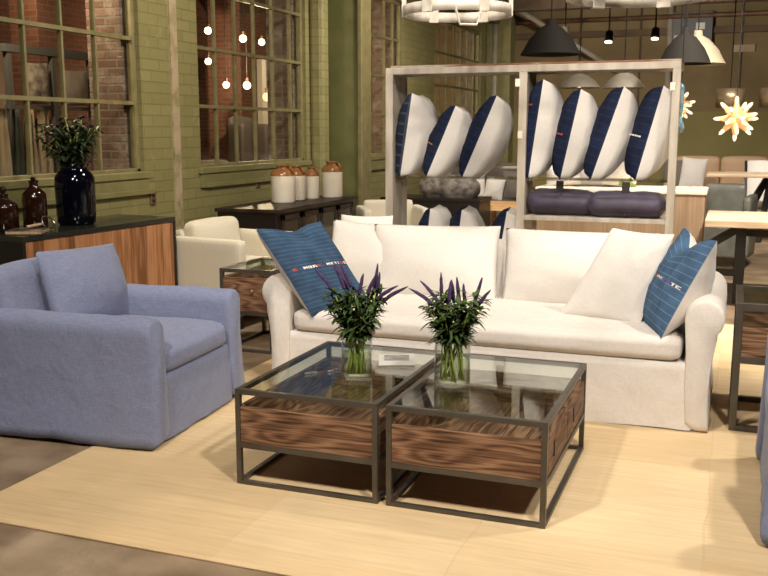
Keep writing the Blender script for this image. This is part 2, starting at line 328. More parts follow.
def bar(bm, p0, p1, w, h=None):
    """square bar between two points"""
    p0, p1 = Vector(p0), Vector(p1); h = h or w
    d = (p1-p0).normalized(); s = d.cross(Vector((0,0,1)))
    s = s.normalized() if s.length > 1e-4 else Vector((1,0,0)); u = s.cross(d)
    a = [bm.verts.new(p0 + s*i*w/2 + u*j*h/2) for i, j in ((-1,-1),(1,-1),(1,1),(-1,1))]
    b = [bm.verts.new(p1 + s*i*w/2 + u*j*h/2) for i, j in ((-1,-1),(1,-1),(1,1),(-1,1))]
    for k in range(4): bm.faces.new((a[k], a[(k+1)%4], b[(k+1)%4], b[k]))
    bm.faces.new(a[::-1]); bm.faces.new(b)
def lathe(bm, prof, n=24, c=(0,0,0), mi=0, closed=False):
    rings = []
    for r, z in prof:
        if r < 1e-5: rings.append([bm.verts.new((c[0], c[1], c[2]+z))])
        else: rings.append([bm.verts.new((c[0]+r*math.cos(2*PI*k/n), c[1]+r*math.sin(2*PI*k/n), c[2]+z)) for k in range(n)])
    if closed: rings.append(rings[0])
    for a, b in zip(rings, rings[1:]):
        for k in range(n):
            k2 = (k+1) % n
            if len(a) == 1 and len(b) == 1: continue
            if len(a) == 1: f = bm.faces.new((a[0], b[k2], b[k]))
            elif len(b) == 1: f = bm.faces.new((a[k], a[k2], b[0]))
            else: f = bm.faces.new((a[k], a[k2], b[k2], b[k]))
            f.material_index = mi
def nz(p, s, seed=0): return noise.noise(Vector(p)*s + Vector((seed*3.1, seed*1.7, seed*2.3)))
def soft_box(bm, c, s, r, puff=(0,0,0), n=14, wr=0, ws=6, seed=0, rot=None, sag=0):
    """rounded cushion block, bulging on each axis by puff, with shallow crumples"""
    hx, hy, hz = s[0]/2, s[1]/2, s[2]/2; h = (hx, hy, hz); vmap = {}
    def t(i): a = -1+2*i/n; return .45*math.sin(a*PI/2)+.55*a
    def vert(ax, sg, i, j):
        q = [0,0,0]; q[ax] = sg; o = [k for k in range(3) if k != ax]; q[o[0]] = t(i); q[o[1]] = t(j)
        key = tuple(round(v, 5) for v in q)
        if key in vmap: return vmap[key]
        p = Vector([q[k]*h[k] for k in range(3)])
        inn = Vector([max(-(h[k]-r), min(h[k]-r, p[k])) for k in range(3)])
        d = p-inn; p = inn + d.normalized()*r if d.length > 1e-9 else p
        w = [1-(abs(q[k]))**2.4 for k in range(3)]
        e = list(p)
        e[0] += puff[0]*q[0]*w[1]*w[2]; e[1] += puff[1]*q[1]*w[0]*w[2]; e[2] += puff[2]*q[2]*w[0]*w[1]
        if wr:
            f = nz(e, ws, seed); nn = Vector(e).normalized()
            nrm = Vector([q[k]**5 for k in range(3)]); nrm.normalize()
            e = Vector(e) + nrm*f*wr
        e = Vector(e)
        if rot: e = rot @ e
        v = bm.verts.new(e + Vector(c)); vmap[key] = v; return v
    for ax in range(3):
        for sg in (-1, 1):
            for i in range(n):
                for j in range(n):
                    f = [vert(ax, sg, i, j), vert(ax, sg, i+1, j), vert(ax, sg, i+1, j+1), vert(ax, sg, i, j+1)]
                    try: bm.faces.new(f)
                    except ValueError: pass
def skirt(bm, x0, x1, y0, y1, z0, z1, flare=.02, rip=.012, rows=8, seed=0, cr=.04, step=.03, hem=.012):
    """hanging slipcover with a loose rippled hem, closed on top"""
    per = []
    def arc(cx, cy, a0):
        for k in range(5): a = a0 + k*PI/8; per.append((cx+cr*math.cos(a), cy+cr*math.sin(a), math.cos(a), math.sin(a)))
    def line(ax, ay, bx, by, nx, ny):
        m = max(1, int(math.hypot(bx-ax, by-ay)/step))
        for k in range(1, m): per.append((ax+(bx-ax)*k/m, ay+(by-ay)*k/m, nx, ny))
    arc(x1-cr, y1-cr, 0); line(x1-cr, y1, x0+cr, y1, 0, 1)
    arc(x0+cr, y1-cr, PI/2); line(x0, y1-cr, x0, y0+cr, -1, 0)
    arc(x0+cr, y0+cr, PI); line(x0+cr, y0, x1-cr, y0, 0, -1)
    arc(x1-cr, y0+cr, 1.5*PI); line(x1, y0+cr, x1, y1-cr, 1, 0)
    rings = []
    for i in range(rows+1):
        h = i/rows; z = z0+(z1-z0)*h; ring = []
        for (x, y, a, b) in per:
            k = (1-h)
            off = flare*k**1.2 + rip*k*nz((x, y, h*.35), 4.5, seed) + rip*.5*nz((x, y, z), 12, seed+3)
            dz = hem*nz((x, y, 0), 2.5, seed+9)*k
            ring.append(bm.verts.new((x+a*off, y+b*off, z+dz)))
        rings.append(ring)
    m = len(per)
    for a, b in zip(rings, rings[1:]):
        for k in range(m): bm.faces.new((a[k], a[(k+1) % m], b[(k+1) % m], b[k]))
    bm.faces.new(rings[-1])
def extrude_y(bm, prof, y0, y1, n=14, cap_r=.03, wr=.004, seed=0):
    """closed xz profile swept along y, softly rounded at both ends"""
    cx = sum(p[0] for p in prof)/len(prof); cz = sum(p[1] for p in prof)/len(prof)
    ys = [(y0, .92), (y0+cap_r*.3, .97), (y0+cap_r, 1)] + [(y0+cap_r+(y1-y0-2*cap_r)*k/n, 1) for k in range(1, n)] + [(y1-cap_r, 1), (y1-cap_r*.3, .97), (y1, .92)]
    rings = []
    for y, s in ys:
        ring = []
        for (x, z) in prof:
            px, pz = cx+(x-cx)*s, cz+(z-cz)*s
            f = wr*nz((px, y, pz), 7, seed); d = Vector((px-cx, 0, pz-cz)).normalized()
            ring.append(bm.verts.new((px+d.x*f, y, pz+d.z*f)))
        rings.append(ring)
    m = len(prof)
    for a, b in zip(rings, rings[1:]):
        for k in range(m): bm.faces.new((a[k], a[(k+1) % m], b[(k+1) % m], b[k]))
    bm.faces.new(rings[0]); bm.faces.new(rings[-1][::-1])

# pillow: local x right, z up (base at z=0), front faces -y
def pil_pt(u, v, w, h, t, side, pinch, chop, seed, tl, puff=.5):
    x = u*w/2*(1-pinch*(1-v*v)); z = v*h/2*(1-pinch*(1-u*u))
    b = max(0, (1-u*u))*max(0, (1-v*v))
    y = side*t*(b**puff)*(.72+.28*b)
    wv = .010*nz((u*1.2, v*1.2, side), 2.3, seed)*min(1, b*5) + .006*nz((u, v, side), 6, seed+5)*min(1, b*6)
    y += side*wv
    if chop: z -= chop*math.exp(-(u/.34)**2)*max(0, (v+.2)/1.2)**2
    z += -tl*(1-u*u)*0
    return Vector((x, y, z+h/2))
def pillow_half(w, h, t, side, pinch=.06, chop=0, seed=0, n=18, puff=.5):
    bm = new(); uvl = bm.loops.layers.uv.new('UVMap'); g = []
    def tt(i): a = -1+2*i/n; return .55*math.sin(a*PI/2)+.45*a
    for i in range(n+1):
        g.append([bm.verts.new(pil_pt(tt(i), tt(j), w, h, t, side, pinch, chop, seed, 0, puff)) for j in range(n+1)])
    for i in range(n):
        for j in range(n):
            ix = ((i,j),(i+1,j),(i+1,j+1),(i,j+1))
            f = bm.faces.new([g[a][b] for a, b in ix])
            for lp, (a, b) in zip(f.loops, ix): lp[uvl].uv = ((tt(a)+1)/2, (tt(b)+1)/2)
    return bm
def knife_cushion(c, w, h, t, rot, seed, pinch=.03):
    bm = pillow_half(w, h, t, -1, pinch, 0, seed); b2 = pillow_half(w, h, t, 1, pinch, 0, seed)
    me = bpy.data.meshes.new('tmp'); b2.to_mesh(me); b2.free(); bm.from_mesh(me); bpy.data.meshes.remove(me)
    bmesh.ops.remove_doubles(bm, verts=bm.verts, dist=.0005)
    bmesh.ops.rotate(bm, verts=bm.verts, matrix=rot); bmesh.ops.translate(bm, verts=bm.verts, vec=c)
    return bm
FONT = {'E':'111100110100111','M':'101111111101101','O':'111101101101111','R':'110101110101101','T':'111010010010010','U':'101101101101111',
        'C':'111100100100111','B':'110101110101110','I':'010010010010010','N':'110101101101101','K':'101110100110101','S':'111100111001111',' ':'0'*15}
def stitched(text, cols, u0, u1, v0, w, h, t, pinch, chop, seed, size=.05, puff=.5):
    """embroidered characters following the swell of the pillow front"""
    bm = new(); nn = len(text); cw = (u1-u0)/nn
    for k, ch in enumerate(text):
        mi = cols[k % len(cols)]
        for r in range(5):
            for c in range(3):
                if FONT[ch][r*3+c] != '1': continue
                ua = u0+cw*k+cw*.8*c/3; ub = ua+cw*.8/3; va = v0+size*(5-r)/5; vb = va-size/5
                q = []
                for (u, v) in ((ua,va),(ub,va),(ub,vb),(ua,vb)):
                    p = pil_pt(u, v, w, h, t, -1, pinch, chop, seed, 0, puff); p.y -= .0035; q.append(bm.verts.new(p))
                f = bm.faces.new(q); f.material_index = mi
    return bm
def axes_matrix(base, right, up):
    r = Vector(right).normalized(); u = Vector(up); u = (u-r*u.dot(r)).normalized(); y = u.cross(r)
    return Matrix(((r.x, y.x, u.x, base[0]), (r.y, y.y, u.y, base[1]), (r.z, y.z, u.z, base[2]), (0,0,0,1)))
def make_pillow(name, label, w, h, tf, tb, mf, mb, pinch=.06, chop=0, seed=0, text=None, band=None, group=None, cat='pillow', shear=0, puff=.5, taper=0):
    t = thing(name, label, cat, group=group)
    obj('front_cover', pillow_half(w, h, tf, -1, pinch, chop, seed, puff=puff), mf, t, True)
    obj('back_cover', pillow_half(w, h, tb, 1, pinch, chop, seed, puff=puff), mb, t, True)
    if text:
        obj('lettering', stitched(*text, w, h, tf, pinch, chop, seed, size=.055, puff=puff), [M['white_thread'], M['red_thread'], M['violet_thread'], M['orange_thread']], t)
    if band:
        bm = new(); v0, mt = band
        for k in range(24):
            u0 = -.97+k*1.94/24; u1 = u0+1.94/24*.8; q = []
            for (u, v) in ((u0,v0),(u1,v0),(u1,v0+.035),(u0,v0+.035)):
                p = pil_pt(u, v, w, h, tf, -1, pinch, chop, seed, 0, puff); p.y -= .003; q.append(bm.verts.new(p))
            bm.faces.new(q)
        obj('stitched_band', bm, mt, t)
    if shear or taper:
        for c in t.children:
            for v in c.data.vertices: v.co.x = v.co.x*(1-taper*v.co.z/h) + shear*v.co.z
    return t
def place(o, base, right, up): o.matrix_world = axes_matrix(base, right, up); return o

# ------------------------------------------------------------------ camera
cam = bpy.data.cameras.new('camera'); cam.sensor_width = 36; cam.lens = 36*927/768; cam.clip_end = 100
co = bpy.data.objects.new('camera', cam); C.objects.link(co)
co.location = (0, 0, 1.5); co.rotation_euler = (PI/2-.1679, 0, R(20.6)); scn.camera = co
cam.dof.use_dof = True; cam.dof.focus_distance = 4.5; cam.dof.aperture_fstop = 9

# ------------------------------------------------------------------ the setting
bm = new(); box(bm, -12, 7, -3, 26, -.1, 0); struct(obj('floor', bm, M['concrete']))
bm = new(); box(bm, -12, 7, -3, 26, 4.0, 4.1); struct(obj('ceiling', bm, M['ceil']))
def wall_with_holes(name, x0, x1, holes, m, y0=-3, y1=19.0, z1=4.0):
    bm = new(); y = y0
    for (a, b, za, zb) in holes:
        if a > y: box(bm, x0, x1, y, a, 0, z1)
        box(bm, x0, x1, a, b, 0, za); box(bm, x0, x1, a, b, zb, z1); y = b
    box(bm, x0, x1, y, y1, 0, z1)
    return struct(obj(name, bm, m))
WINS = [(2.9, 6.86, 1.13, 3.4), (7.78, 10.15, 1.13, 3.4), (11.2, 13.6, 1.13, 3.4), (15.15, 18.2, 1.13, 3.4)]
wall_with_holes('wall_left', -4.93, -4.8, WINS, M['green_brick'])
wall_with_holes('wall_left_outer', -5.27, -4.93, [(a, b-.08, z0, z1) for a, b, z0, z1 in WINS], M['bare_brick'])
bm = new(); box(bm, -12, 7, 19.0, 19.2, 1.86, 4.0); struct(obj('wall_back', bm, M['backwall']))
bm = new(); box(bm, -12, 7, 18.97, 19.2, 0, 1.86); struct(obj('wall_back_lower', bm, M['backolive']))
bm = new(); box(bm, 6.5, 6.7, -3, 19, 0, 4.0); struct(obj('wall_right', bm, M['backwall']))
bm = new(); box(bm, -12, 7, -3.2, -3, 0, 4.0); struct(obj('wall_front', bm, M['backwall']))
bm = new(); box(bm, -9.2, -9.0, -3, 19, 0, 4.0); struct(obj('wall_beyond', bm, M['red_brick']))

# windows: olive steel glazing
def window(idx, y0, y1, z0, z1, ys, zs):
    w = bpy.data.objects.new('window_%d' % idx, None); C.objects.link(w); w['kind'] = 'structure'; w.location = (-4.87, y0, z0)
    W, H = y1-y0, z1-z0
    bm = new()
    for (a, b, c, d) in ((0, .045, 0, H), (W-.045, W, 0, H), (0, W, 0, .05), (0, W, H-.05, H)): box(bm, -.03, .03, a, b, c, d, .004)
    obj('window_frame', bm, M['muntin'], w)
    for y in ys:
        bm = new(); box(bm, -.02, .018, y-y0-.011, y-y0+.011, .05, H-.05); obj('muntin', bm, M['muntin'], w)
    for z in zs:
        bm = new(); box(bm, -.022, .024, .045, W-.045, z-z0-.016, z-z0+.016); obj('glazing_bar', bm, M['muntin'], w)
    bm = new(); box(bm, -.003, .003, .045, W-.045, .05, H-.05); obj('pane', bm, M['pane'], w)
    bm = new(); box(bm, .03, .115, -.06, W+.05, -.035, .022, .006); box(bm, .07, .10, -.03, W+.02, -.17, -.035, .004); obj('window_sill', bm, M['green_paint'], w)
window(1, *WINS[0][:2], 1.13, 3.4, [3.5, 3.9, 4.3, 4.72, 5.13, 5.54, 5.945, 6.345], [1.735, 2.27, 2.81])
window(2, *WINS[1][:2], 1.13, 3.4, [8.2, 8.6, 9.01, 9.43, 9.86], [1.735, 2.285, 2.83])
window(3, *WINS[2][:2], 1.13, 3.4, [11.85, 12.39, 12.95, 13.3], [1.735, 2.28, 2.83])
window(4, *WINS[3][:2], 1.13, 3.4, [15.6, 16.05, 16.5, 16.95, 17.4, 17.85], [1.735, 2.28, 2.83])
# green wall details
bm = new(); box(bm, -4.8, -4.785, 7.31, 7.42, 0, 4.0); struct(obj('trim_1', bm, M['strip']))
for k, (a, b) in enumerate(((3.0, 6.95), (7.85, 10.2), (11.3, 13.6))):
    bm = new(); box(bm, -4.8, -4.765, a, b, .955, 1.0, .005); struct(obj('trim_%d' % (k+2), bm, M['green_paint']))
bm = new(); box(bm, -4.8, -4.32, 10.62, 10.90, 0, 4.0, .012); struct(obj('pillar', bm, M['green_dark']))
bm = new(); box(bm, -4.33, -4.27, 10.60, 10.92, 0, 4.0, .01); struct(obj('trim_5', bm, M['muntin']))
bm = new(); box(bm, -4.8, -4.62, 10.24, 10.45, 0, 4.0, .05); struct(obj('trim_6', bm, M['green_brick']))
bm = new(); box(bm, -4.8, -4.3, 18.55, 18.97, 0, 4.0, .02); struct(obj('pillar', bm, M['green_paint']))
# piers in the room behind the windows
for y in (8.9, 13.25, 17.2):
    bm = new(); box(bm, -8.0, -7.6, y, y+.38, 0, 4.0, .01); struct(obj('pillar', bm, M['red_brick']))
bm = new(); box(bm, -8.6, -8.5, 6.5, 10.2, 0, 2.55); struct(obj('partition', bm, M['plaster_pink']))
# beams below the ceiling
for y in (9.0, 13.2, 17.4):
    bm = new(); box(bm, -4.8, 6.5, y, y+.28, 3.68, 4.0, .02); struct(obj('beam', bm, M['beam']))
for y in (6.0, 9.0, 12.0, 15.0):
    bm = new(); box(bm, -9.0, -5.27, y, y+.2, 3.55, 4.0, .02); struct(obj('beam', bm, M['beam']))
# seams of the back wall panels
for i, x in enumerate((-3.0, -1.85, -.03, 1.4)):
    bm = new(); box(bm, x-.02, x+.02, 18.965, 19.0, 1.885, 3.9); struct(obj('trim_%d' % (7+i), bm, M['ceil']))
bm = new(); box(bm, -4.7, 6.5, 18.9, 19.0, 3.3, 3.42, .01); struct(obj('trim_11', bm, M['beam']))

# the matting
bm = new(); box(bm, -2.81, 4.5, 2.65, 7.6, 0, .008, .003)
tag(obj('floor_mat', bm, M['matting']), 'large pale straw matting with faint seams laid over the concrete floor', 'rug')
Z0 = .008

# ------------------------------------------------------------------ coffee tables
def frame_table(name, label, cat, w, d, h, t, tray, Tt=.028, drawers=False, group=None, knob=False, loc=(0,0,0)):
    """open steel frame, glass top, wooden tray box between z tray[0] and tray[1]"""
    o = thing(name, label, cat, loc, 0, group)
    W, D = w/2, d/2
    for sx in (-1, 1):
        for sy in (-1, 1):
            bm = new(); x = sx*(W-t/2); y = sy*(D-t/2); box(bm, x-t/2, x+t/2, y-t/2, y+t/2, 0, h, .0015); obj('leg', bm, M['steel'], o)
    def ring(nm, z0, z1):
        bm = new()
        for s in (-1, 1):
            y = s*(D-t/2); box(bm, -W+t, W-t, y-t/2, y+t/2, z0, z1, .001)
            x = s*(W-t/2); box(bm, x-t/2, x+t/2, -D+t, D-t, z0, z1, .001)
        obj(nm, bm, M['steel'], o)
    ring('top_rail', h-t, h); ring('middle_rail', tray[0]-t, tray[0]); ring('base_rail', 0, t*.75)
    bm = new(); box(bm, -W+t, W-t, -D+t, D-t, h-.010, h-.001); obj('glass_top', bm, M['glass_top'], o)
    k = .022; z0, z1 = tray; i = .004
    for a in (-D+i, D-i-k):
        bm = new(); box(bm, -W+t, W-t, a, a+k, z0, z1, .002); obj('end_board', bm, M['rustic'], o)
    bm = new(); box(bm, -W+i, -W+i+k, -D+t, D-t, z0, z1, .002); obj('side_board', bm, M['rustic_y'], o)
    bm = new(); box(bm, -W+i+k, W-i-k, -D+i+k, D-i-k, z0-t*.6, z0+.012); obj('tray_bottom', bm, M['rustic_y'], o)
    if drawers:
        n = 2; L_ = (d-2*t-.03)/n
        for q in range(n):
            y0 = -D+t+.006+q*(L_+.018)
            bm = new(); box(bm, W-i-k, W-i, y0, y0+L_, z0+.004, z1-.002, .002); f = obj('drawer_front', bm, M['rustic_y'], o)
            bm = new(); box(bm, W-i-.001, W-i+.004, y0+L_*.30, y0+L_*.36, z0+.05, z1-.045, .001); obj('pull', bm, M['black'], f)
        bm = new(); box(bm, W-i-k-.02, W-i-k, -D+t, D-t, z0, z1); obj('side_board', bm, M['rustic_y'], o)
    else:
        bm = new(); box(bm, W-i-k, W-i, -D+t, D-t, z0, z1, .002); obj('side_board', bm, M['rustic_y'], o)
    if knob:
        bm = new(); lathe(bm, [(0, .03), (.009, .03), (.013, .024), (.012, .016), (.006, .012), (.006, 0)], 16)
        bmesh.ops.rotate(bm, verts=bm.verts, matrix=Matrix.Rotation(PI/2, 3, 'X'))
        kb = obj('knob', bm, M['brass'], o, True); kb.location = (knob[0], -D+i, knob[1])
    return o
tA = frame_table('coffee_table', 'steel framed glass coffee table with wooden tray, nearer the blue armchair', 'table', .645, .965, .42, .0225, (.185, .342), drawers=True, group='pair of glass coffee tables', loc=(-1.6, 3.803, Z0))
tB = dup(tA, (-.918, 3.803, Z0), 0, 'steel framed glass coffee table whose drawer side shows, away from the blue armchair')
TT = .42+Z0-.001

# ------------------------------------------------------------------ sofa
sofa = thing('sofa', 'long white slipcovered sofa with rolled arms behind the coffee tables', 'sofa', (-1.27, 5.28, Z0))
sx = 1.21
bm = new(); skirt(bm, -sx+.07, sx-.07, -.540, .50, .004, .345, .014, .012, 8, 3, .03, .035, .008); obj('slipcover_skirt', bm, M['white_linen'], sofa, True)
def arm_prof(s):
    p = [(-.10, .03), (-.05, .006), (.012, .006), (.004, .06), (.0, .14), (.0, .22), (.004, .30), (.012, .38), (.026, .46)]
    cx, cz, r = -.035, .578, .095
    for k in range(13):
        a = R(-48+k*(228/12)); p.append((cx+r*math.cos(a), cz+r*math.sin(a)))
    p += [(-.122, .5), (-.118, .40), (-.115, .2)]
    return [(s*(sx+x), z) for x, z in p]
for s in (-1, 1):
    bm = new(); extrude_y(bm, arm_prof(s), -.555, .53, 22, .02, .006, 5+s)
    for v in bm.verts:
        k = max(0, 1-v.co.z/.35); v.co.x += s*.012*k*nz((v.co.y, 0, .2), 5, 3)
        if v.co.y < -.40: v.co.y -= .012*k
    obj('arm', bm, M['white_linen'], sofa, True)
bm = new(); soft_box(bm, (0, .40, .56), (2*sx-.2, .24, .50), .06, (0,.01,.01), 14, .008, 4, 2, Matrix.Rotation(R(-7), 3, 'X')); obj('backrest', bm, M['white_linen'], sofa, True)
bm = new(); soft_box(bm, (0, -.13, .412), (2*sx-.27, .86, .125), .045, (.0,.012,.028), 26, .006, 3.2, 4); obj('seat_cushion', bm, M['white_linen'], sofa, True)
for k, (x, y, w, h, tz) in enumerate(((-.83, .17, .74, .46, 3), (-.44, .10, .82, .475, -1), (.44, .12, .90, .47, 0))):
    rot = Matrix.Rotation(R(-14), 3, 'X') @ Matrix.Rotation(R(tz), 3, 'Y')
    obj('back_cushion', knife_cushion((x, y, .455), w, h, .13, rot, 20+k), M['white_cotton'], sofa, True)

# throw pillows on the sofa
p = make_pillow('throw_pillow', 'white square throw pillow leaning at the right end of the sofa back', .44, .52, .09, .10, M['white_cotton'], M['white_cotton'], .04, 0, 31, group='plain white throw pillows', shear=.29, taper=.24)
place(p, (-.645, 5.03, .485), (.985, -.10, -.06), (.02, .33, .92))
p = make_pillow('throw_pillow', 'blue line-woven pillow with embroidered lettering at the left arm of the sofa', .46, .55, .075, .17, M['denim_lines'], M['white_cotton'], .05, .03, 32,
                ('E MORE METTUC', [1,0,0,0,0,1,0,0,0,0,0], -.86, .93, -.02), group='blue pillows with lettering', shear=-.40, puff=.42)
place(p, (-2.095, 4.90, .462), (.47, .86, .03), (-.30, .20, .90))
p = make_pillow('throw_pillow', 'blue checked pillow with embroidered lettering leaning on the right sofa arm', .53, .56, .085, .19, M['denim_grid'], M['white_cotton'], .05, .085, 33,
                ('RECKERMKBOTE', [0,1,0,0,1,1,0,0,2,2,0,0], -.97, .97, -.06), group='blue pillows with lettering')
place(p, (-.39, 4.98, .475), (.34, -.94, -.03), (.42, .15, .90))
p = make_pillow('throw_pillow', 'white pillow whose corner peeks above the left back cushion of the sofa', .36, .46, .07, .07, M['white_cotton'], M['white_cotton'], .05, 0, 34, group='plain white throw pillows')
place(p, (-2.27, 5.70, .49), (1, .10, .0), (.02, .05, 1))

# ------------------------------------------------------------------ blue armchair (local front -y)
def make_armchair(label, loc, rotz):
    o = thing('armchair', label, 'armchair', loc, rotz, 'blue slipcovered armchairs')
    hw = .485
    for s in (-1, 1):
        pr = [(-.12, .04), (-.06, .016), (.026, .012), (.020, .06), (.012, .13), (.008, .2), (.005, .28), (.004, .36), (.006, .44), (.010, .51)]
        for k in range(9):
            a = R(-12+k*(200/8)); pr.append((-.058+.072*math.cos(a), .560+.070*math.sin(a)))
        pr += [(-.134, .48), (-.132, .38), (-.125, .2)]
        bm = new(); extrude_y(bm, [(s*(hw+x), z) for x, z in pr], -.505, .42, 26, .022, .007, 14+s)
        for v in bm.verts:
            k = max(0, 1-v.co.z/.4); v.co.x += s*.012*k*nz((v.co.y, 0, .2), 5, 3); v.co.z += .010*k*nz((v.co.y, 1, 0), 3, 4)
            if v.co.y < -.40: v.co.y -= .018*k
        obj('arm', bm, M['blue_linen'], o, True)
    bm = new(); skirt(bm, -hw+.10, hw-.10, -.490, .40, .014, .325, .014, .012, 9, 11, .02, .03, .010); obj('slipcover_skirt', bm, M['blue_linen'], o, True)
    bm = new(); soft_box(bm, (0, .36, .43), (2*hw-.10, .17, .79), .06, (0,.015,.01), 16, .010, 5, 12, Matrix.Rotation(R(-9), 3, 'X')); obj('backrest', bm, M['blue_linen'], o, True)
    bm = new(); soft_box(bm, (0, -.10, .395), (2*hw-.29, .80, .14), .05, (.0,.012,.035), 20, .008, 5, 13); obj('seat_cushion', bm, M['blue_linen'], o, True)
    obj('back_cushion', knife_cushion((.10, .15, .44), .70, .45, .13, Matrix.Rotation(R(-17), 3, 'X') @ Matrix.Rotation(R(3), 3, 'Y'), 15), M['blue_linen'], o, True)
    return o
ch = make_armchair('grey blue slipcovered armchair beside the left coffee table, back cushion showing', (-3.03, 3.99, Z0), R(94.5))
dup(ch, (.685, 3.945, Z0), -PI/2, 'grey blue slipcovered armchair of which only a skirt edge shows at the right margin')

# ------------------------------------------------------------------ side tables
st = frame_table('side_table', 'glass topped side table with brass knobbed drawer between armchair and sofa', 'table', .40, .62, .575, .026, (.285, .515), knob=(.055, .43), loc=(-3.065, 5.79, 0))
frame_table('side_table', 'tall steel framed side table with glass top beyond the right end of the sofa', 'table', .56, .60, .655, .036, (.385, .535), loc=(.325, 5.125, Z0))

# ------------------------------------------------------------------ vases with flowers
def make_vase(label, loc, r, h, wl):
    o = thing('glass_vase', label, 'vase', loc, 0, 'clear glass vases on the coffee tables')
    bm = new(); lathe(bm, [(0, 0), (r*.9, 0), (r, .010), (r, h-.03), (r*.97, h-.012), (r*1.03, h), (r*1.0, h), (r*.93, h-.012), (r*.955, h-.03), (r*.955, .016), (0, .016)], 40); obj('glass_body', bm, M['vase_glass'], o, True)
    bm = new(); lathe(bm, [(0, .017), (r*.94, .017), (r*.945, wl), (0, wl)], 40); obj('water', bm, M['water'], o, True)
    return o
def leaf(bm, p, d, l, w, mi=0, droop=.4):
    d = Vector(d).normalized(); s = d.cross(Vector((0,0,1))); s = s.normalized() if s.length > .01 else Vector((1,0,0))
    n = s.cross(d); pts = []
    for k in range(5):
        f = k/4; c = Vector(p)+d*l*f - Vector((0,0,1))*droop*l*f*f; ww = w*math.sin(PI*min(.97, f*.9+.08))**.8
        pts.append((bm.verts.new(c-s*ww/2+n*ww*.15), bm.verts.new(c), bm.verts.new(c+s*ww/2+n*ww*.15)))
    for a, b in zip(pts, pts[1:]):
        for i in (0, 1):
            f = bm.faces.new((a[i], a[i+1], b[i+1], b[i])); f.material_index = mi
def bouquet(label, loc, r, h, spikes, seed, lean=0):
    """stems rise from the vase floor, leaves crowd above the rim, spikes stand out on top"""
    rr = random.Random(seed)
    o = thing('flower_bouquet', label, 'flowers', loc, 0, 'bouquets of purple flower spikes')
    bm = new(); lf = new(); tips = []
    for k in range(26):
        a = rr.uniform(0, 2*PI); b = a+PI*rr.choice((0,1))+rr.uniform(-.9, .9); ra = r*rr.uniform(.3, .88); rb = r*rr.uniform(.25, .85)
        p0 = Vector((ra*math.cos(a), ra*math.sin(a), .022)); p1 = Vector((rb*math.cos(b), rb*math.sin(b), h)); q = rr.uniform(.03, .135)
        p2 = Vector((q*math.cos(b), q*math.sin(b), h+rr.uniform(.10, .20)))
        tube(bm, [p0, (p0+p1)/2, p1, (p1+p2)/2, p2], [.0038, .0036, .0034, .003, .0025], 6); tips.append((p1, p2, b))
        for j in range(36):
            f = rr.uniform(.0, 1.1); c = p1.lerp(p2, f); aa = rr.uniform(0, 2*PI)
            leaf(lf, c, (math.cos(aa), math.sin(aa), rr.uniform(-.25, .9)), rr.uniform(.035, .075), rr.uniform(.012, .022), 0, rr.uniform(0, .6))
    obj('stems', bm, M['stem'], o, True)
    fo = obj('foliage', lf, M['leaf'], o); fo['kind'] = 'stuff'
    bd = new()
    for k in range(34):
        a = rr.uniform(0, 2*PI); q = rr.uniform(.03, .115); c = Vector((q*math.cos(a), q*math.sin(a), h+rr.uniform(.10, .215)))
        bmesh.ops.create_icosphere(bd, subdivisions=1, radius=rr.uniform(.003, .0055), matrix=Matrix.Translation(c))
    b = obj('buds', bd, M['bud'], o, True); b['kind'] = 'stuff'
    for (x, y, z0, dx, dy, l, bend) in spikes:
        s = new(); p0 = Vector((x, y, z0)); d = Vector((dx, dy, 1)).normalized(); pts = []; rad = []
        for k in range(9):
            f = k/8; c = p0+d*l*f + Vector((dx, dy, 0))*bend*f*f*l
            pts.append(c); rad.append((.0072)*(math.sin(PI*min(1, f*.75+.22)))**.7*(1 if f < .9 else .6)+.0012)
        tube(s, pts, rad, 9)
        for v in s.verts: v.co += Vector((nz(v.co, 120, 1), nz(v.co, 120, 2), nz(v.co, 120, 3)))*.0022
        tube(s, [p0-d*.10, p0], [.0022, .0025], 5)
        obj('flower_spike', s, M['purple'], o, True)
    return o
va = (-1.508, 3.672, TT); vb = (-1.083, 3.712, TT)
make_vase('clear cylinder vase of water on the coffee table nearer the armchair', va, .068, .185, .115)
make_vase('clear cylinder vase of water, wider, on the coffee table away from the armchair', vb, .077, .19, .135)
bouquet('bunch of purple spikes and dark leaves in the vase nearer the armchair', va, .062, .185,
        [(-.09,-.02,.37,-.75,.1,.13,.3), (-.055,.0,.39,-.35,0,.12,.3), (-.035,.02,.40,-.38,0,.11,.3), (-.06,.05,.38,-.5,.2,.12,.3), (.012,.0,.37,.12,.1,.095,.4), (.05,.0,.37,.33,0,.11,.4), (.065,.03,.37,.2,.1,.14,-.3), (.09,0,.36,.2,0,.12,-.2), (.10,-.02,.355,.8,0,.09,.6), (.115,.0,.34,.9,0,.11,.5)], 41)
bouquet('bunch of purple spikes and dark leaves in the wider vase away from the armchair', vb, .07, .19,
        [(-.09,0,.34,-.9,0,.09,.6), (-.06,0,.34,-.5,.1,.11,.8), (-.055,.02,.36,-.08,0,.12,-.4), (-.02,0,.355,.05,.1,.095,.2), (-.005,.03,.35,-.1,0,.10,.2), (.03,0,.36,-.2,0,.11,-.3), (.05,.01,.35,-.15,.1,.09,-.2), (.09,0,.345,.25,0,.13,.1), (.10,-.01,.335,.55,0,.10,.3)], 47)
# leaflets on the left table
for k, (x, y, rz, lab) in enumerate(((-1.45, 4.03, .35, 'white printed leaflet lying flat behind the vase on the glass coffee table'),)):
    t = thing('leaflet', lab, 'leaflet', (x, y, TT+.0005), rz)
    bm = new(); box(bm, -.085, .085, -.11, .11, 0, .002); obj('sheet', bm, M['paper'], t)
    bm = new(); box(bm, -.06, .06, -.02, .09, .002, .0025); obj('printed_picture', bm, M['page_grey'], t)

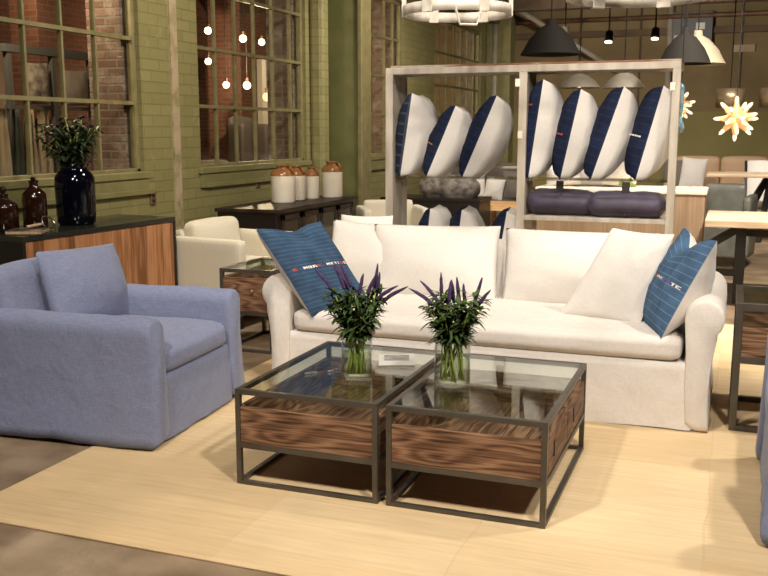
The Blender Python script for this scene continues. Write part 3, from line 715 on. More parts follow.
# ------------------------------------------------------------------ sideboard and what stands on it
SB = R(-4.7)
sb = thing('sideboard', 'long sideboard with upright orange brown veneer fronts in a black frame', 'sideboard', (-4.12, 4.573, 0), SB)
D_, W_ = .56, 1.515      # local: front at x=0 facing +x, runs along +y, depth towards -x
bm = new(); box(bm, -D_, 0, 0, W_, .815, .85, .003); obj('top', bm, M['black_top'], sb)
for y in (0, W_-.025):
    bm = new(); box(bm, -D_, 0, y, y+.025, .10, .815, .002); obj('side_panel', bm, M['black'], sb)
bm = new(); box(bm, -D_, -.0, .025, W_-.025, .10, .13); obj('bottom_panel', bm, M['black'], sb)
bm = new(); box(bm, -D_, -D_+.015, .025, W_-.025, .13, .815); obj('back_panel', bm, M['black'], sb)
for k in range(3):
    w = (W_-.05)/3; bm = new(); box(bm, -.035, -.006, .026+w*k, .024+w*(k+1), .132, .812, .001); obj('door', bm, M['slat_wood'], sb)
for x in (-D_+.03, -.07):
    for y in (.03, W_-.07):
        bm = new(); box(bm, x, x+.04, y, y+.04, 0, .10); obj('leg', bm, M['black'], sb)
def on_sb(lx, ly): return (-4.055+lx*math.cos(SB)-ly*math.sin(SB), 4.57+lx*math.sin(SB)+ly*math.cos(SB), .85)
jl = (-4.335, 5.36, .85)
j = thing('glazed_jar', 'large midnight blue glazed jar of flowers on the sideboard', 'jar', jl)
bm = new(); lathe(bm, [(r*1.2, z*1.2) for r, z in [(0,0),(.095,0),(.108,.012),(.112,.06),(.115,.24),(.112,.275),(.095,.305),(.078,.318),(.076,.335),(.085,.345),(.085,.352),(.074,.352),(.066,.335),(.066,.30),(0,.29)]], 40); obj('body', bm, M['jar_blue'], j, True)
def small_bouquet(label, loc):
    rr = random.Random(5); o = thing('flower_bouquet', label, 'flowers', loc); bm = new(); lf = new(); fl = new()
    for k in range(34):
        a = rr.uniform(0, 2*PI); q = rr.uniform(.02, .25); p0 = Vector((rr.uniform(-.03,.03), rr.uniform(-.03,.03), .36)); p2 = Vector((q*math.cos(a), q*math.sin(a), .36+rr.uniform(.22, .42)-q*.25))
        tube(bm, [p0, Vector((p0.x*1.5, p0.y*1.5, .44)), p2], .003, 5)
        for i in range(26):
            c = p0.lerp(p2, rr.uniform(.3, 1.05)); aa = rr.uniform(0, 2*PI); leaf(lf, c, (math.cos(aa), math.sin(aa), rr.uniform(-.4, .7)), rr.uniform(.05, .085), rr.uniform(.022, .036), 0, .4)
        if k % 2 == 0:
            for i in range(16):
                aa = rr.uniform(0, 2*PI); leaf(fl, p2, (math.cos(aa), math.sin(aa), rr.uniform(-.2, .9)), .035, .02, 0, .1)
    obj('stems', bm, M['stem'], o, True); f = obj('foliage', lf, M['leaf_dark'], o); f['kind'] = 'stuff'; obj('blossoms', fl, M['plum'], o)['kind'] = 'stuff'
small_bouquet('dark leafy bouquet with plum blossoms in the midnight blue jar', jl)
def bottle(label, loc, r, h, ball):
    o = thing('glass_bottle', label, 'bottle', loc, 0, 'dark amber bottles on the sideboard')
    bm = new(); lathe(bm, [(0,0),(r*.92,0),(r,.01),(r,h*.62),(r*.93,h*.72),(r*.6,h*.80),(r*.36,h*.85),(r*.34,h*.94),(r*.42,h*.95),(r*.42,h*.98),(0,h*.98)], 28); obj('body', bm, M['amber'], o, True)
    bm = new()
    if ball: lathe(bm, [(0, h*.98), (.012, h*.985), (.022, h*1.05), (.024, h*1.10), (.018, h*1.16), (0, h*1.18)], 20)
    else: lathe(bm, [(0, h*.98), (.016, h*.98), (.018, h*1.03), (.010, h*1.05), (0, h*1.05)], 20)
    obj('stopper', bm, M['amber'], o, True)
bottle('squat dark amber bottle with ball stopper at the left end of the sideboard', (-4.46, 4.80, .85), .088, .25, True)
bottle('taller dark amber bottle standing beside the magnifying glass', (-4.40, 5.02, .85), .080, .33, False)
bk = thing('book', 'dark leather bound book lying under the magnifying glass handle', 'book', (-4.235, 4.75, .85), .45)
bm = new(); box(bm, -.11, .11, -.10, .10, 0, .028, .003); obj('cover', bm, M['dark_leather'], bk)
bm = new(); box(bm, -.106, .112, -.102, .096, .005, .023); obj('pages', bm, M['bone'], bk)
mg = thing('magnifying_glass', 'round magnifying glass with horn handle lying propped on the sideboard', 'magnifying glass', (-4.235, 4.95, .85), 0)
rot = Matrix.Rotation(R(58), 3, 'Y') @ Matrix.Rotation(0, 3, 'Z')
bm = new(); pts = [rot @ Vector((.052*math.cos(2*PI*k/28), .052*math.sin(2*PI*k/28), 0))+Vector((0,0,.050)) for k in range(29)]
tube(bm, pts, .0055, 8, False); obj('rim', bm, M['chrome'], mg, True)
bm = new(); lathe(bm, [(0,.004),(.03,.003),(.050,0),(.03,-.003),(0,-.004)], 28); bmesh.ops.rotate(bm, verts=bm.verts, matrix=rot); bmesh.ops.translate(bm, verts=bm.verts, vec=(0,0,.050)); obj('lens', bm, M['vase_glass'], mg, True)
bm = new(); tube(bm, [(0,-.052,.050), (.0,-.09,.046), (.0,-.2,.042)], [.007,.011,.009], 10); obj('handle', bm, M['bone'], mg, True)

# ------------------------------------------------------------------ cream tub chair behind the sideboard
tc = thing('tub_armchair', 'cream upholstered square armchair between the sideboard and the dark console', 'armchair', (-3.735, 6.48, 0), R(82))
bm = new(); box(bm, -.36, .36, -.33, .30, .10, .36, .02); obj('base', bm, M['cream_fabric'], tc)
for s in (-1, 1):
    bm = new(); soft_box(bm, (s*.345, -.01, .40), (.10, .72, .58), .025, (0,0,0), 10); obj('arm', bm, M['cream_fabric'], tc, True)
bm = new(); soft_box(bm, (0, .30, .42), (.60, .12, .62), .03, (0,0,0), 10); obj('backrest', bm, M['cream_fabric'], tc, True)
bm = new(); soft_box(bm, (0, -.06, .41), (.58, .60, .14), .04, (0,0,.02), 12); obj('seat_cushion', bm, M['cream_fabric'], tc, True)
bm = new(); soft_box(bm, (0, .19, .61), (.57, .15, .36), .05, (0,.03,.02), 12, .01, 5, 2, Matrix.Rotation(R(-8), 3, 'X')); obj('back_cushion', bm, M['cream_fabric'], tc, True)
for x in (-.32, .32):
    for y in (-.30, .28):
        bm = new(); box(bm, x-.02, x+.02, y-.02, y+.02, 0, .11); obj('leg', bm, M['black'], tc)

# ------------------------------------------------------------------ dark console with crocks
cn = thing('console', 'dark walnut console with glazed doors against the green wall', 'cabinet', (-3.83, 7.47, 0), 0)
CW = 1.86
bm = new(); box(bm, -.64, .02, -.02, CW+.02, .765, .80, .004); obj('top', bm, M['walnut'], cn)
bm = new(); box(bm, -.62, -.02, 0, CW, .06, .765); obj('carcass', bm, M['black_brown'], cn)
for k in range(4):
    y0 = .10+k*.425; bm = new()
    for (a, b, c, d) in ((0, .05, .10, .74), (.35, .40, .10, .74), (0, .40, .10, .16), (0, .40, .69, .74)): box(bm, -.02, 0, y0+a, y0+b, c, d, .002)
    dr = obj('door', bm, M['walnut'], cn)
    bm = new(); box(bm, -.015, -.008, y0+.05, y0+.35, .16, .69); obj('glass', bm, M['glass_dark'], dr)
for x in (-.6, -.08):
    for y in (.02, CW-.08):
        bm = new(); box(bm, x, x+.06, y, y+.06, 0, .06); obj('foot', bm, M['walnut'], cn)
def crock(label, loc, r, h, m=None):
    o = thing('stoneware_crock', label, 'jar', loc, 0, 'cream crocks with brown glazed shoulders')
    bm = new(); lathe(bm, [(0,0),(r*.96,0),(r,.012),(r,h*.70),(r*.985,h*.72),(0,h*.72)], 30); obj('body', bm, M['crock'], o, True)
    bm = new(); lathe(bm, [(r*.99,h*.70),(r*1.0,h*.73),(r*.93,h*.82),(r*.62,h*.89),(r*.5,h*.91),(r*.5,h*.96),(r*.58,h*.97),(r*.58,h),(r*.42,h),(r*.4,h*.9),(0,h*.9)], 30); obj('glazed_shoulder', bm, M['crock_top'], o, True)
    bm = new(); tube(bm, [(r*.5,-r*.15,h*.93),(r*.85,-r*.3,h*.95),(r*.98,-r*.3,h*.86),(r*.93,-r*.25,h*.78)], .010, 8); obj('handle', bm, M['crock_top'], o, True)
crock('cream crock with brown shoulder, first from the armchair end of the console', (-4.18, 8.28, .80), .122, .37)
crock('cream crock with brown shoulder, second from the armchair end of the console', (-4.20, 8.60, .80), .105, .35)
crock('slimmer cream crock with brown shoulder, third along the console', (-4.14, 8.86, .80), .078, .33)
crock('cream crock with darker top farthest along the console, next to the pillar', (-4.02, 9.12, .80), .112, .38)

# ------------------------------------------------------------------ display rack with pillows
X0, X1, XM = -2.32, -.35, -1.352
rk = thing('display_rack', 'whitewashed two bay display rack of pillows standing behind the sofa', 'rack', (0, 6.2, 0))
bm = new(); box(bm, X0, X1, 0, .34, 1.885, 1.93, .004); obj('top_board', bm, M['limed'], rk)
bm = new(); box(bm, X0+.03, X1, .02, .32, 1.93, 1.945, .003); obj('cap_strip', bm, M['limed_top'], rk)
for x in (X0, XM-.022):
    bm = new(); box(bm, x, x+.055, 0, .06, 0, 1.885, .003); obj('post', bm, M['limed'], rk)
    bm = new(); box(bm, x+.01, x+.045, .06, .34, 0, 1.885, .002); obj('side_panel', bm, M['limed'], rk)
bm = new(); box(bm, X1-.05, X1, 0, .05, 0, 1.885, .003); obj('post', bm, M['limed'], rk)
bm = new(); box(bm, XM+.033, X1-.052, .0, .34, .905, .935, .003); obj('shelf', bm, M['limed'], rk)
for a, b in ((X0+.05, XM-.02), (XM+.034, X1-.052)):
    bm = new(); box(bm, a, b, 0, .34, .36, .39, .003); obj('shelf', bm, M['limed'], rk)
    bm = new(); box(bm, a, b, .02, .33, 1.172, 1.180); obj('glass_shelf', bm, M['shelf_glass'], rk)
bm = new(); bar(bm, (X0+.05, .33, 1.245), (XM-.02, .33, 1.245), .016); obj('back_rail', bm, M['limed'], rk)
for x, z in ((XM-.035, 1.84), (XM-.01, 1.50), (X1-.05, 1.80)):
    bm = new(); box(bm, x-.012, x+.02, -.006, .0, z-.05, z, .001); obj('bracket', bm, M['white_sheet'], rk)
th = R(9)
def shelf_pillow(label, xb, xt, z0, h, mf, seed, band=None, grp='navy and white pillows on the display rack', tf=.115, tb=.19, sw=.46):
    p = make_pillow('display_pillow', label, sw, h, tf, tb, mf, M['white_cotton'], .025, 0, seed, band=band, group=grp, puff=.25)
    lean = xt-xb; a = th
    right = Vector((math.sin(a), -math.cos(a), 0))         # near edge of the pillow points to the viewer's side of the rack
    up = Vector((lean, 0, h)).normalized()
    near = Vector((xb, 6.215, z0)); base = near - right*sw/2
    dz = 0
    place(p, base, right, up); return p
RB = [(-2.215,-2.13,.585,M['navy_check'],None,'dark checked pillow nearest the left post of the rack'),
      (-2.02,-1.80,.53,M['navy_cloth'],(-.18,M['orange_thread']),'navy pillow with a tan stripe, second from the left post of the rack'),
      (-1.76,-1.51,.60,M['navy_cloth'],None,'plain navy pillow leaning right against the middle divider of the rack'),
      (-1.30,-1.215,.66,M['navy_cloth'],(.46,M['red_thread']),'navy pillow with a high red stitched line just right of the rack divider'),
      (-1.085,-.965,.60,M['navy_cloth'],(-.05,M['red_thread']),'navy pillow with a red and white stitched line, second in the right bay'),
      (-.885,-.685,.63,M['navy_cloth'],None,'plain navy pillow third in the right bay of the rack'),
      (-.60,-.445,.62,M['navy_cloth'],(-.12,M['white_thread']),'navy pillow with a pale stitched line next to the right post of the rack')]
for k, (xb, xt, h, mf, bd, lab) in enumerate(RB):
    shelf_pillow(lab, xb, xt, 1.182, h, mf, 50+k, bd)
for k, (xb, xt, lab) in enumerate(((-2.05, -1.99, 'navy and white pillow low in the rack, nearest the left post'), (-1.83, -1.76, 'navy and white pillow low in the rack, middle of three'), (-1.53, -1.44, 'navy and white pillow low in the rack, by the divider'))):
    shelf_pillow(lab, xb, xt, .392, .57, M['navy_cloth'], 60+k, None, 'navy pillows on the low shelf of the rack')
def bolster(label, x, w, y, seed):
    o = thing('velvet_cushion', label, 'cushion', (x, y, .935), 0, 'purple velvet cushions on the rack shelf')
    bm = new(); soft_box(bm, (0, 0, .085), (w, .26, .145), .07, (.0,.02,.015), 16, .012, 9, seed)
    for v in bm.verts:
        if v.co.z < 0: v.co.z = 0
    obj('body', bm, M['purple_velvet'], o, True)
    bm = new(); tube(bm, [(0, .14*math.cos(a), .085+.088*math.sin(a)) for a in [2*PI*k/24 for k in range(25)]], .007, 6, False)
    for v in bm.verts: v.co.z = max(.001, v.co.z)
    obj('tie_band', bm, M['purple_velvet'], o, True)
    bm = new(); box(bm, -.03, .02, -.09, -.086, .15, .235); obj('hang_tag', bm, M['tag'], o)
bolster('purple velvet cushion with hang tag beside the rack divider', -1.095, .46, 6.39, 3)
bolster('purple velvet cushion with hang tag beside the right post of the rack', -.655, .50, 6.335, 4)

# ------------------------------------------------------------------ far side of the showroom
pl = thing('wooden_plinth', 'tan wooden bench block with white top behind the rack', 'bench', (-1.05, 9.3, 0))
bm = new(); box(bm, -.80, .80, 0, .62, 0, .90, .006); obj('body', bm, M['tan_wood'], pl)
bm = new(); box(bm, -.82, .815, -.015, .64, .90, .945, .008); obj('top', bm, M['white_sheet'], pl)
def bg_pillow(label, base, right, up, w, h, m, seed, grp=None, t=.09):
    p = make_pillow('throw_pillow', label, w, h, t, t, m, m, .05, 0, seed, group=grp); return place(p, base, right, up)
bg_pillow('crumpled white pillow on the tan bench near the rack divider', (-1.62, 9.50, .95), (1,0,.1), (0,.25,1), .36, .24, M['white_cotton'], 71)
bg_pillow('white pillow with green leaf print on the tan bench', (-1.08, 9.52, .95), (1,.1,-.15), (.1,.2,1), .34, .27, M['olive_check'], 72)
bg_pillow('plain white pillow between two others on the tan bench', (-1.36, 9.62, .95), (1,0,0), (0,.2,1), .34, .22, M['white_cotton'], 73)
# pale low unit behind the divider and a cream chair glimpsed through the rack
def low_sofa(name, label, loc, w, d, hb, m, rotz=0, arms=True, legs=True):
    o = thing(name, label, 'sofa', loc, rotz)
    bm = new(); box(bm, -w/2, w/2, -d/2, d/2, .10, .30, .02); obj('base', bm, m, o)
    n = max(1, round(w/.8))
    for k in range(n):
        x = -w/2+w*(k+.5)/n
        bm = new(); soft_box(bm, (x, -.08, .37), (w/n-.01, d-.2, .15), .05, (0,0,.02), 8); obj('seat_cushion', bm, m, o, True)
        bm = new(); soft_box(bm, (x, d/2-.14, .38+(hb-.38)/2), (w/n-.01, .22, hb-.38), .06, (0,.02,.02), 8); obj('back_cushion', bm, m, o, True)
    if arms:
        for s in (-1, 1):
            bm = new(); soft_box(bm, (s*(w/2+.06), 0, .36), (.12, d, .52), .04, (0,0,0), 8); obj('arm', bm, m, o, True)
    for x in (-w/2+.08, w/2-.08):
        for y in (-d/2+.08, d/2-.08):
            bm = new(); box(bm, x-.03, x+.03, y-.03, y+.03, 0, .11); obj('leg', bm, M['black'], o)
    return o
low_sofa('sofa', 'taupe grey sectional sofa seen through the left bay of the rack', (-3.78, 14.3, 0), 1.4, .95, .98, M['grey_sofa'])
bg_pillow('cream pillow standing upright on the taupe sectional', (-3.78, 14.05, .45), (1,0,.1), (.1,.3,1), .36, .46, M['white_cotton'], 74)
bg_pillow('small white pillow in front of the grey one on the taupe sectional', (-3.47, 13.95, .45), (1,.1,-.15), (.2,.3,1), .30, .36, M['white_cotton'], 75)
bg_pillow('warm grey pillow at the right end of the taupe sectional', (-3.20, 14.1, .45), (1,0,0), (0,.3,1), .36, .46, M['grey_pillow'], 76)
bs = thing('low_cabinet', 'black brown low cabinet piled with fleece behind the rack', 'cabinet', (-3.6, 11.5, 0))
bm = new(); box(bm, -.65, .65, -.3, .3, .06, .62, .01); obj('carcass', bm, M['black_brown'], bs)
bm = new(); box(bm, -.66, .66, -.31, .31, .62, .66, .005); obj('top', bm, M['black_brown'], bs)
for x in (-.6, .56):
    bm = new(); box(bm, x, x+.04, -.28, .28, 0, .06); obj('foot', bm, M['black'], bs)
t = tag(obj('fleece_throw', (lambda b: (soft_box(b, (0,0,.12), (.75,.45,.22), .1, (0,0,.06), 16, .05, 6, 8), b)[1])(new()), M['fur'], None, True, (-3.42, 11.5, .66)), 'mottled grey fleece throw heaped on the black brown cabinet', 'throw')
tub = thing('tub_armchair', 'beige armchair with square arms seen through the low left bay', 'armchair', (-3.62, 9.9, 0), R(30))
bm = new(); box(bm, -.30, .30, -.30, .30, .08, .40, .02); obj('base', bm, M['cream_fabric'], tub)
for s in (-1, 1):
    bm = new(); soft_box(bm, (s*.33, 0, .39), (.10, .66, .52), .03, (0,0,0), 8); obj('arm', bm, M['cream_fabric'], tub, True)
bm = new(); soft_box(bm, (0, .29, .42), (.58, .10, .58), .03, (0,0,0), 8); obj('backrest', bm, M['cream_fabric'], tub, True)
for x in (-.25, .25):
    for y in (-.25, .25):
        bm = new(); box(bm, x-.02, x+.02, y-.02, y+.02, 0, .09); obj('leg', bm, M['black'], tub)
lt = thing('low_table', 'light orange wooden low table in front of the taupe sectional', 'table', (-2.45, 12.35, 0))
bm = new(); box(bm, -.75, .42, -.42, .42, .46, .53, .006); obj('top', bm, M['orange_wood'], lt)
for x in (-.68, .35):
    for y in (-.36, .36):
        bm = new(); box(bm, x-.03, x+.03, y-.03, y+.03, 0, .46); obj('leg', bm, M['orange_wood'], lt)
# dining tables
dt = thing('dining_table', 'long pale oak dining table on a black trestle behind the sofa', 'table', (-.215, 8.36, 0))
bm = new(); box(bm, 0, 2.4, 0, 1.05, .69, .75, .006); obj('top', bm, M['oak_top'], dt)
for x in (.30, 2.1):
    bm = new(); bar(bm, (x, .28, 0), (x, .28, .69), .085); obj('post', bm, M['black'], dt)
    bm = new(); bar(bm, (x, .78, 0), (x, .78, .69), .085); obj('post', bm, M['black'], dt)
bm = new(); bar(bm, (.26, .28, .655), (.03, .28, .50), .07); obj('brace', bm, M['black'], dt)
bm = new(); bar(bm, (.03, .28, .50), (.03, .28, .27), .06); bar(bm, (0, .28, .27), (.30, .28, .27), .06); obj('stretcher', bm, M['black'], dt)
bm = new(); bar(bm, (.30, .53, .60), (2.1, .53, .60), .06); bar(bm, (.30, .28, .60), (.30, .78, .60), .06); bar(bm, (2.1, .28, .60), (2.1, .78, .60), .06); obj('stretcher', bm, M['black'], dt)
d2 = thing('dining_table', 'pale dining table with splayed black spider legs near the back wall', 'table', (.42, 13.9, 0))
bm = new(); box(bm, -.78, 1.8, -.45, .45, .88, .92, .008); obj('top', bm, M['oak_top'], d2)
for a in range(6):
    bm = new(); c, s = math.cos(a*PI/3+.3), math.sin(a*PI/3+.3)
    bar(bm, (.15*c*.3+.05, .15*s*.3, .88), (.15*c+.05, .13*s, .70), .06); bar(bm, (.15*c+.05, .13*s, .70), (.52*c+.05, .38*s, .0), .06); obj('leg', bm, M['black'], d2)
gc = thing('lounge_chair', 'grey green leather chair between the tan bench and the oak table', 'chair', (-.10, 11.1, 0), R(-8))
bm = new(); box(bm, -.24, .24, -.28, .28, .12, .46, .02); obj('seat', bm, M['green_grey'], gc)
bm = new(); soft_box(bm, (-.02, .25, .62), (.46, .12, .58), .04, (0,.01,0), 10, .01, 6, 3); obj('backrest', bm, M['green_grey'], gc, True)
for s in (-1, 1):
    bm = new(); soft_box(bm, (s*.29, -.02, .46), (.09, .58, .68 if s > 0 else .4), .03, (0,0,0), 8); obj('arm', bm, M['green_grey'], gc, True)
for x in (-.2, .2):
    for y in (-.22, .22):
        bm = new(); box(bm, x-.02, x+.02, y-.02, y+.02, 0, .13); obj('leg', bm, M['black'], gc)
low_sofa('sofa', 'tan leather sectional along the olive back wall', (.15, 17.6, 0), 2.4, 1.0, 1.04, M['tan_leather'])
bg_pillow('warm brown pillow on the tan sectional, half behind the rack post', (-.98, 17.3, .46), (1,0,0), (0,.3,1), .44, .56, M['grey_pillow'], 77)
bg_pillow('white pillow leaning at the end of the tan sectional', (-.72, 17.2, .46), (1,0,-.1), (.15,.3,1), .42, .60, M['white_cotton'], 78)
wc = thing('dining_chair', 'white round backed tub chair behind the far dining table', 'chair', (.42, 14.95, 0))
bm = new()
pr = [(-.27+.54*k/16, .27*math.sqrt(max(0, 1-((-.27+.54*k/16)/.27)**2))) for k in range(17)]
for (z0, z1) in ((.42, 1.06),):
    a = [bm.verts.new((x, y*1.0, z0)) for x, y in pr]; b = [bm.verts.new((x*1.08, y*1.08, z1)) for x, y in pr]
    c = [bm.verts.new((x*.84, y*.84, z0)) for x, y in pr]; d = [bm.verts.new((x*.93, y*.93, z1)) for x, y in pr]
    for i in range(16):
        for p_, q_ in ((a, b), (c, d), (b, d)): bm.faces.new((p_[i], p_[i+1], q_[i+1], q_[i]))
obj('backrest', bm, M['white_cotton'], wc, True)
bm = new(); soft_box(bm, (0, -.05, .42), (.5, .5, .12), .05, (0,0,.01), 8); obj('seat', bm, M['white_cotton'], wc, True)
for x in (-.2, .2):
    for y in (-.22, .16):
        bm = new(); bar(bm, (x, y, 0), (x, y, .40), .035); obj('leg', bm, M['black'], wc)

# ------------------------------------------------------------------ lamps overhead
CZ = 4.0
def dome(label, loc, r, h, m, inner, group='dome pendants over the showroom'):
    x, y, z = loc; o = thing('pendant_lamp', label, 'lamp', loc, 0, group)
    bm = new(); lathe(bm, [(r, 0), (r*.97, .01), (r*.72, h*.5), (r*.40, h*.86), (r*.16, h), (r*.14, h+.05), (0, h+.05)], 32); 
    lathe(bm, [(r, 0), (r*.95, .008), (r*.70, h*.47), (r*.38, h*.83), (0, h*.9)], 32); obj('shade', bm, m, o, True)
    bm = new(); tube(bm, [(0,0,h+.04), (0,0,CZ-z)], .006, 6); obj('cord', bm, M['black'], o)
    bm = new(); bmesh.ops.create_uvsphere(bm, u_segments=12, v_segments=8, radius=.045, matrix=Matrix.Translation((0,0,h*.35))); obj('bulb', bm, inner, o, True)
    return o
dome('dark grey dome pendant hanging over the rack divider', (-1.70, 9.0, 2.21), .285, .28, M['shade_dark'], M['bulb_dim'])
dome('dark dome pendant in front of the cream one by the right rack post', (-.485, 9.0, 2.095), .235, .27, M['shade_dark'], M['bulb_dim'])
dome('cream enamel dome pendant behind the dark one by the right rack post', (-.41, 9.75, 2.14), .27, .27, M['shade_cream'], M['bulb_dim'])
dome('pale dome pendant seen beneath the rack top near the divider', (-1.53, 9.7, 1.93), .22, .14, M['shade_grey'], M['bulb_dim'])
dome('pale dome pendant seen beneath the rack top, middle of the right bay', (-1.06, 9.45, 1.91), .205, .15, M['shade_grey'], M['bulb_dim'])
def hoop_lamp(label, loc, r, bh, gap, loop=True):
    x, y, z = loc; o = thing('hoop_chandelier', label, 'lamp', loc, 0, 'whitewashed hoop chandeliers')
    for k, z0 in enumerate((0, gap)):
        bm = new(); lathe(bm, [(r, z0), (r, z0+bh), (r-.012, z0+bh), (r-.012, z0)], 48, closed=True); obj('hoop', bm, M['hoop'], o, True)
    for k in range(6):
        a = k*PI/3+.25; bm = new(); s = Matrix.Rotation(a, 4, 'Z')
        box(bm, r-.018, r+.006, -.03, .03, -.005, gap+bh+.005, .002); bmesh.ops.transform(bm, matrix=s, verts=bm.verts); obj('upright', bm, M['hoop'], o)
    bm = new()
    for k in range(3):
        a = k*2*PI/3+.25; tube(bm, [((r-.006)*math.cos(a), (r-.006)*math.sin(a), gap+bh), (0, 0, gap+bh+.55)], .006, 6)
    tube(bm, [(0,0,gap+bh+.55), (0,0,CZ-z)], .008, 6); obj('hanger', bm, M['pipe_dark'], o)
    if loop:
        bm = new(); q = R(-62)
        pts = [(-.07,0,.01),(-.055,0,-.05),(-.045,0,-.075),(.045,0,-.075),(.055,0,-.05),(.07,0,.01)]
        mt = Matrix.Translation(((r-.006)*math.cos(q), (r-.006)*math.sin(q), 0)) @ Matrix.Rotation(q+PI/2, 4, 'Z')
        tube(bm, [mt @ Vector(p) for p in pts], .007, 6); obj('strap_loop', bm, M['hoop'], o)
    return o
hoop_lamp('whitewashed hoop chandelier hanging over the middle of the sofa', (-1.515, 5.2, 2.135), .305, .055, .26)
hoop_lamp('whitewashed hoop chandelier nearer the viewer, only its lower rim showing', (-.40, 4.0, 2.025), .285, .05, .26, False)
def star(label, loc, r, seed):
    x, y, z = loc; o = thing('star_lantern', label, 'lamp', loc, seed*.35, 'glowing glass star lanterns')
    bm = new(); bmesh.ops.create_icosphere(bm, subdivisions=2, radius=r*.42); obj('core', bm, M['star_glass'], o, True)
    dirs = []
    for k in range(8): dirs.append(Vector((math.cos(k*PI/4), .0, math.sin(k*PI/4))))
    for k in range(6): dirs.append(Vector((math.cos(k*PI/3+.3)*.72, -.7, math.sin(k*PI/3+.3)*.72)))
    for k in range(0): dirs.append(Vector((math.cos(k*PI/3+.3)*.72, .7, math.sin(k*PI/3+.3)*.72)))
    dirs += [Vector((0,-1,0)), Vector((0,1,0))]
    for d in dirs:
        d.normalize(); bm = new(); tube(bm, [d*r*.36, d*r*.72], [r*.17, r*.085], 6); s = obj('spike', bm, M['star_glass'], o)
        bm = new(); tube(bm, [d*r*.72, d*r*.9, d*r*.99], [r*.088, r*.075, r*.02], 6); obj('glowing_tip', bm, M['star_tip'], s)
    bm = new(); tube(bm, [(0,0,r*.3), (0,0,CZ-z)], .005, 6); obj('cord', bm, M['black'], o)
    return o
star('glowing many pointed star lantern hanging clear of the rack', (-.022, 10.0, 1.62), .225, 1)
star('glowing star lantern half hidden behind the right rack post', (-.585, 10.0, 1.755), .18, 2)
def drum(label, loc, r, h):
    x, y, z = loc; o = thing('drum_pendant', label, 'lamp', loc, 0, 'tarnished metal drum pendants')
    bm = new(); lathe(bm, [(r, 0), (r, h), (r-.006, h), (r-.006, 0)], 32, closed=True); obj('shade', bm, M['drum'], o, True)
    bm = new(); bar(bm, (-r+.004, 0, h-.02), (r-.004, 0, h-.02), .012); tube(bm, [(0,0,h-.02), (0,0,CZ-z)], .006, 6); obj('hanger', bm, M['black'], o)
    bm = new(); bmesh.ops.create_uvsphere(bm, u_segments=10, v_segments=8, radius=.03, matrix=Matrix.Translation((0,0,h*.4))); obj('bulb', bm, M['bulb_dim'], o, True)
drum('tarnished drum pendant directly behind the clear star lantern', (-.095, 10.8, 1.745), .145, .2)
drum('tarnished drum pendant cut off by the right margin', (.35, 10.8, 1.745), .155, .2)
bg = thing('glass_lantern', 'long blue glass lantern hanging beside the right rack post', 'lantern', (-.465, 8.4, 1.48))
bm = new(); lathe(bm, [(0,0),(.025,.005),(.042,.04),(.036,.08),(.018,.11),(.016,.16),(.024,.2),(.027,.38),(.024,.40),(0,.42)], 20); obj('body', bm, M['blue_glass'], bg, True)
bm = new(); tube(bm, [(0,0,.41), (0,0,CZ-1.48)], .004, 6); obj('cord', bm, M['black'], bg)
for k, (x, y, z, lab) in enumerate(((-2.09, 12.0, 2.68, 'small ceiling spotlight head above the dark dome pendant'), (-1.55, 12.0, 2.60, 'small ceiling spotlight head above the middle of the right bay'), (-1.0, 12.0, 2.62, 'small ceiling spotlight head left of the grey breaker box'))):
    o = thing('spotlight', lab, 'lamp', (x, y, z), 0, 'small spotlight heads on drop rods')
    bm = new(); tube(bm, [(0,0,.1), (0,0,CZ-z)], .010, 6); obj('rod', bm, M['black'], o)
    bm = new(); tube(bm, [(0,-.03,-.02), (0,.04,.10)], [.055,.045], 12); obj('housing', bm, M['shade_cream'] if k == 0 else M['black'], o, True)
    bm = new(); tube(bm, [(0,-.032,-.026), (0,-.030,-.02)], .045, 12); obj('lens', bm, M['spotlit'], o)

# ------------------------------------------------------------------ back wall fittings
eb = thing('breaker_box', 'tall grey electrical breaker box high on the brown back wall', 'electrical box', (-.90, 18.9, 2.75))
bm = new(); box(bm, -.36, .36, -.10, .065, 0, .95, .01); obj('enclosure', bm, M['panel_grey'], eb)
bm = new(); box(bm, .02, .06, -.11, -.10, .35, .5); obj('latch', bm, M['chrome'], eb)
bm = new(); box(bm, .06, .22, -.106, -.10, .62, .74); obj('sticker', bm, M['paper'], eb)
bm = new(); box(bm, -.32, -.10, -.106, -.10, .38, .52); obj('sticker', bm, M['paper'], eb)
sg = tag(obj('wall_notice', (lambda b: (box(b, -.19, .19, -.012, .01, 0, .13, .003), b)[1])(new()), M['canvas'], None, False, (.03, 18.97, 2.95)), 'small blank tan notice plate on the brown back wall', 'sign')
for k, (pts, rad, m, lab) in enumerate((
    ([(-4.2, 18.8, 3.62), (6.4, 18.8, 3.62)], .045, M['pipe_dark'], 'long brown pipe running level along the top of the back wall'),
    ([(-4.62, 18.6, 0), (-4.62, 18.6, 4.0)], .07, M['pipe'], 'upright pale pipe in the corner of the back wall'),
    ([(-4.4, 18.1, 4.0), (-2.9, 18.6, 3.05), (-2.1, 18.95, 2.55)], .05, M['pipe'], 'pale slanting pipe descending across the back wall'),
    ([(-1.30, 18.85, 1.87), (-1.30, 18.85, 3.95)], .06, M['pipe'], 'upright pale conduit beside the grey breaker box'))):
    bm = new(); tube(bm, pts, rad, 12); tag(obj('pipe', bm, m, None, True), lab, 'pipe')
bm = new(); tube(bm, [(-4.55, 12.0, 3.62), (-4.55, 18.5, 3.62)], .04, 10); tube(bm, [(-4.55, 12.2, 3.62), (-4.55, 12.2, 4.0)], .012, 6); tube(bm, [(-4.55, 16.2, 3.62), (-4.55, 16.2, 4.0)], .012, 6); tag(obj('pipe', bm, M['pipe'], None, True), 'thin pale pipe hung along the green window wall', 'pipe')
